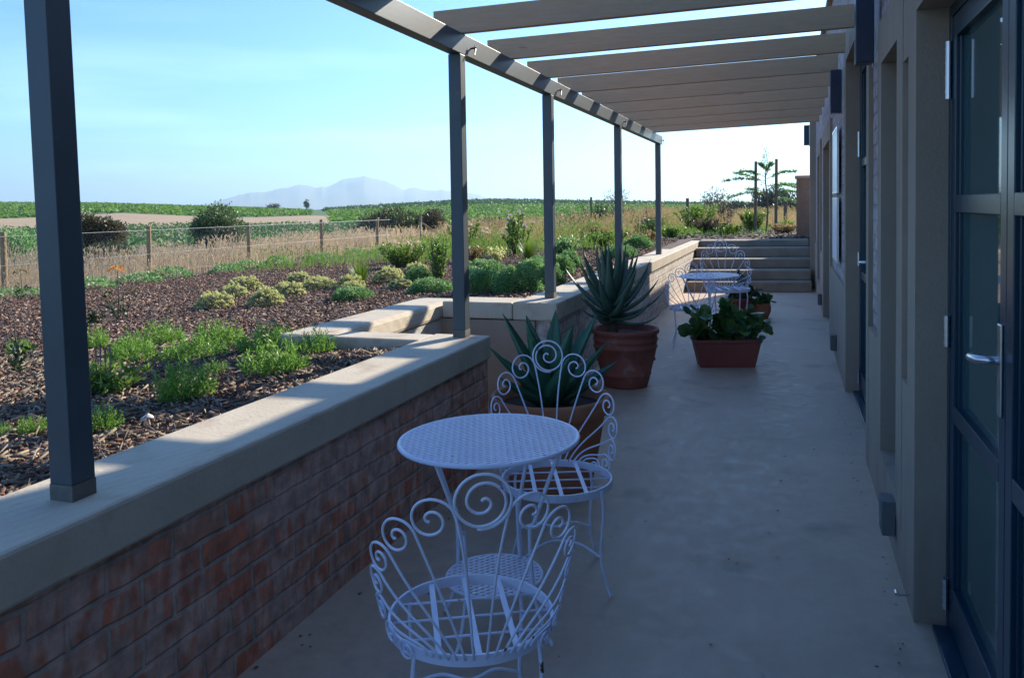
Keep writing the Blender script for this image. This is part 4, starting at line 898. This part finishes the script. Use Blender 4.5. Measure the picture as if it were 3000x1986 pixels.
tag(chips(11000, -5.2, -2.06, .6, 5.0, .02, .085, 3, 'straw_litter', M['straw'], .07), 'pale dry twigs and straw scattered on the near mulch', 'litter')
tag(chips(6000, -3.5, 1.5, 17.4, 30, .03, .10, 4, 'soil_clods', mat('pale_clod', (.2, .15, .1), .9, island=[(.10, .07, .05), (.24, .18, .12), (.34, .27, .18)]), .6), 'pale brown clods and chips on the soil above the steps', 'soil')
rs = np.random.default_rng(77); k = 420; gx = np.concatenate([rs.uniform(-1.7, .4, 150), rs.normal(.36, .03, 120), rs.normal(-1.66, .04, 150)]); gx = np.clip(gx, -1.73, .42); gy = rs.uniform(1.2, 14, k); sz = rs.uniform(.003, .011, k)
dd = rdir(k, -.2, .2); sd_ = unit(np.cross(dd, np.array([0, 0, 1.]))); cc = np.stack([gx, gy, sz*.35+.001], 1)
V = np.stack([cc-dd*sz[:, None], cc+sd_*sz[:, None]*.6+[0, 0, .001], cc+dd*sz[:, None], cc-sd_*sz[:, None]*.6], 1)
tag(qmesh('floor_litter', V, M['chip']), 'scattered dark crumbs of bark and dry leaf on the terrace floor', 'litter', kind='stuff')
def grass(k, x0, x1, y0, y1, h0, h1, seed, name, mt_, bw=.006, msk=None, lean=.35, clump=1.2):
    rs = np.random.default_rng(seed); x = rs.uniform(x0, x1, k); y = rs.uniform(y0, y1, k); q = vnoise(x, y, clump, seed)+.5
    m_ = outside(x, y) & (rs.random(k) < .25+1.2*q)
    if msk is not None: m_ &= msk(x, y)
    x, y, q = x[m_], y[m_], q[m_]; k = len(x); dist = np.hypot(x, y); a = rs.uniform(0, 6.28, k); h = rs.uniform(h0, h1, k)*(.55+.8*q); zz = np.where((x > -13.5), zg(x, y), zland(np.degrees(np.arctan2(x, y)), dist))
    b0 = np.stack([x, y, zz-.03], 1); ln = rs.uniform(0, lean, k)*h; dr = np.stack([np.cos(a), np.sin(a), 0*a], 1); w = (bw+dist*.00022)/2
    view = unit(np.stack([y, -x, 0*x], 1)+rdir(k)*.5); sd = view*w[:, None]
    m1 = b0+dr*(ln*.35)[:, None]+np.array([0, 0, 1.])*(h*.6)[:, None]; tp = b0+dr*ln[:, None]+np.array([0, 0, 1.])*h[:, None]
    # seed head: wider tip
    V = np.concatenate([np.stack([b0-sd, b0+sd, m1+sd*.6, m1-sd*.6], 1), np.stack([m1-sd*.6, m1+sd*.6, tp+sd*.15, tp-sd*.15], 1), np.stack([m1*.35+tp*.65, m1*.1+tp*.9+sd*1.8, tp+dr*.02, m1*.1+tp*.9-sd*1.8], 1)])
    return tag(qmesh(name, V, mt_), kind='stuff')
tag(grass(26000, -16.4, -12.85, 5, 46, .34, .72, 11, 'dry_grass', M['drygrass']), 'tall dry straw coloured grass along the wire fence', 'grass')
tag(grass(2600, -12.7, -11.9, 5, 44, .15, .40, 19, 'dry_grass', M['drygrass']), 'thin dry grass on the garden side of the wire fence', 'grass')
tag(grass(11000, -26, -15.5, 8, 50, .15, .32, 12, 'dry_grass', M['drygrass'], clump=.5), 'dry straw coloured grass on the slope beyond the wire fence', 'grass')
tag(grass(21000, -11.5, -3.2, 17, 46, .18, .72, 13, 'russet_grass', M['rustgrass'], clump=.7, msk=lambda x, y: y > 15.5-.9*(x+3)), 'tall russet and golden wild grasses filling the far garden', 'grass')
tag(grass(9000, -3.6, 3.5, 23, 46, .12, .50, 14, 'russet_grass', M['rustgrass'], clump=.7), 'russet wild grasses behind the young tree', 'grass')
tag(grass(9000, -10.5, -3.0, 13.5, 36, .15, .50, 15, 'green_grass', M['g_broad'], clump=.9), 'patchy green weeds and leaves among the wild grasses', 'plants')
tag(grass(2600, -3.6, -.5, 19, 25, .06, .24, 16, 'green_grass', M['g_broad'], clump=.9), 'short green weeds above the steps', 'plants')

# ------------------------------------------------------------------ fence
Fx, Fy0, Fd = -12.72, 10.5, 3.36
t = thing('wire_fence', 'diamond mesh wire fence on brown wooden posts along the garden edge', 'fence', (Fx, Fy0, .17))
for k in range(-2, 7):
    b = MB(); hh = 1.08+.02*math.sin(k*3); b.tube([(0, k*Fd, -.1), (.01*math.sin(k*2.), k*Fd, hh)], [.052, .047], 10); b.build('post', M['fpost'], t)
for zz, rr_ in ((1.0, .004), (.50, .003), (.12, .003)):
    b = MB(); b.tube([(.05, y_, zz) for y_ in np.arange(-2*Fd, 4.3*Fd, 1.)], rr_, 4); b.build('strand_wire', M['wire'], t)
b = MB(); pit_ = .075; hh = .96; y = -2*Fd; V = []
ys_ = np.arange(-2*Fd, 4.25*Fd, pit_)
for sgn in (-1, 1):
    p = np.stack([np.full_like(ys_, .05+.003*sgn), ys_, np.full_like(ys_, .04)], 1); q = p+np.array([0, sgn*hh*.62, hh]); w = np.array([0, .0016, 0.])
    V.append(np.stack([p-w, p+w, q+w, q-w], 1)); w2 = np.array([.0016, 0, 0]); V.append(np.stack([p-w2, p+w2, q+w2, q-w2], 1))
qmesh('chain_link_mesh', np.concatenate(V), M['wire'], t)
b = MB(); b.tube([(0, 5*Fd, .85), (.5, 5*Fd-1.1, 0)], .03, 8); b.build('brace', M['fpost'], t); b = MB(); b.tube([(0, 5*Fd, .85), (.9, 5*Fd+.9, 0)], .03, 8); b.build('brace', M['fpost'], t)

# ------------------------------------------------------------------ bushes beyond the fence
def bush(name, label, cat, az_, dist, w, h, mt_, k, ls, seed, lift=0., blobs=14, trunk=True):
    a = R(az_); x, y = dist*math.sin(a), dist*math.cos(a); z = float(zland(np.array([az_]), np.array([float(dist)]))[0]) if (x < -13.5 or y > 47) else Z(x, y)
    rs = np.random.default_rng(seed); t = thing(name, label, cat, (x, y, z)); V = []
    tr_ = MB(); cs = []
    for i in range(blobs):
        a_ = rs.uniform(0, 6.28); q = rs.random()**.5; c = np.array([math.cos(a_)*q*w*.36, math.sin(a_)*q*w*.3, lift+h*(.22+.55*rs.random()*(1-q*.55))]); r_b = (.16+.12*rs.random())*w*(1-.3*q)
        kk = k//blobs; d = rdir(kk); rad = rs.uniform(.25, 1.1, kk)**.55*np.where(rs.random(kk) < .18, rs.uniform(1, 1.55, kk), 1); base = c+d*rad[:, None]*r_b*np.array([1, 1, min(1., h/w*1.1)])
        base[:, 2] = np.maximum(base[:, 2], .03)
        V.append(leaves(base, unit(d+rdir(kk)+np.array([0, 0, .4])), ls*rs.uniform(.6, 1.3, kk), ls*.45)); cs.append(c)
        tr_.tube([(0, 0, 0), c*np.array([.5, .5, .45]), c], [.03*w*.5, .018*w*.5, .006*w], 5)
    tr_.build('trunk', M['bark'], t); qmesh('foliage', np.concatenate(V), M[mt_], t)
    return t
bush('wild_bush', 'brown twiggy bush beyond the fence just right of the nearest post', 'bush', -45.2, 30, 1.75, 2.5, 'brown_bush', 9000, .13, 201)
bush('wild_bush', 'low dark bush behind the fence mesh just right of the nearest post', 'bush', -44.7, 24, 1.8, .95, 'olive_bush', 6000, .09, 202)
bush('wild_bush', 'pale green bush beyond the fence at the left edge of the picture', 'bush', -49.8, 24, 2.3, 1.55, 'g_grey', 7000, .09, 203)
bush('wild_bush', 'feathery green bush beyond the fence between second and third fence posts', 'bush', -38.1, 34, 2.8, 2.25, 'green_bush', 10000, .11, 204)
bush('wild_bush', 'dark lower part bush below the feathery green bush behind the fence', 'bush', -38.2, 31, 2.0, 1.15, 'olive_bush', 6000, .10, 205)
bush('wild_bush', 'wide olive green bush beyond the fence left of the second pergola post', 'bush', -27.3, 36, 3.9, 2.2, 'olive_bush', 10000, .12, 206)
bush('wild_bush', 'brown edged bush right beside the wide olive bush', 'bush', -24.4, 37, 2.0, 1.9, 'brown_bush', 6000, .12, 207)
bush('distant_tree', 'tiny dark tree standing alone on the vineyard skyline', 'tree', -32.7, 330, 3.2, 5.0, 'far_tree', 500, .6, 208, lift=.5)
bush('distant_tree', 'low dark tree clump on the skyline left of the tiny lone tree', 'tree', -34.8, 345, 7, 2.6, 'far_tree', 600, .6, 209)
bush('distant_tree', 'dark round distant tree behind the right stake of the young tree', 'tree', -.95, 92, 5.2, 4.3, 'far_tree', 3000, .35, 210, lift=.5)
bush('distant_tree', 'blue green distant trees left of the left stake', 'tree', -2.9, 110, 5.0, 2.8, 'far_tree', 2500, .35, 211, lift=.3)
bush('distant_tree', 'thin bare brownish distant tree left of the young tree', 'tree', -4.6, 100, 5.0, 3.6, 'brown_bush', 700, .28, 212, lift=.8)
bush('distant_tree', 'greyish distant tree beside the brown end wall', 'tree', .15, 85, 3.5, 3.4, 'far_tree', 1800, .3, 213, lift=.3)
bush('distant_tree', 'faint bare distant tree between fourth and fifth pergola posts', 'tree', -11.4, 150, 5.5, 4.2, 'brown_bush', 500, .3, 214, lift=1.)

# ------------------------------------------------------------------ vineyards (stuff)
def vines(name, label, a0, a1, r0_, r1_, rows, per, hh, sz, mt_, seed, cond=None, leafn=3):
    rs = np.random.default_rng(seed); V = []
    for r in np.linspace(r0_, r1_, rows):
        n_ = int(per*r*R(a1-a0)); a = rs.uniform(a0, a1, n_); rr2 = r+rs.normal(0, .22, n_)+2.0*np.sin(a*.12)
        if cond is not None: k_ = cond(a, rr2); a, rr2 = a[k_], rr2[k_]
        z = zland(a, rr2); c = np.stack([rr2*np.sin(np.radians(a)), rr2*np.cos(np.radians(a)), z], 1)
        for q in range(leafn):
            b_ = c+rs.normal(0, 1, c.shape)*np.array([.25, .25, 0])*sz*1.5; b_[:, 2] += rs.uniform(.35, 1, len(c))*hh
            V.append(leaves(b_, unit(rs.normal(0, 1, c.shape)*np.array([1, 1, .35])), sz*rs.uniform(.7, 1.4, len(c)), sz*.7))
        
    return tag(qmesh(name, np.concatenate(V), mt_), label, 'vineyard', kind='stuff')
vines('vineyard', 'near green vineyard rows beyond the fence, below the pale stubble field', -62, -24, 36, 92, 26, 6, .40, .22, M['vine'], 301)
vines('vineyard', 'upper bright green vineyard on the left hill above the stubble field', -62, -32, 152, 380, 60, 2.4, .5, .65, M['vine_bright'], 302, leafn=2, cond=lambda a, r: (a < -32.4-(r-150)*.000))
vines('vineyard', 'bright green vineyard on the slope of the right hill', -31.2, 6, 100, 232, 48, 2.6, .5, .5, M['vine_bright'], 303, leafn=2)
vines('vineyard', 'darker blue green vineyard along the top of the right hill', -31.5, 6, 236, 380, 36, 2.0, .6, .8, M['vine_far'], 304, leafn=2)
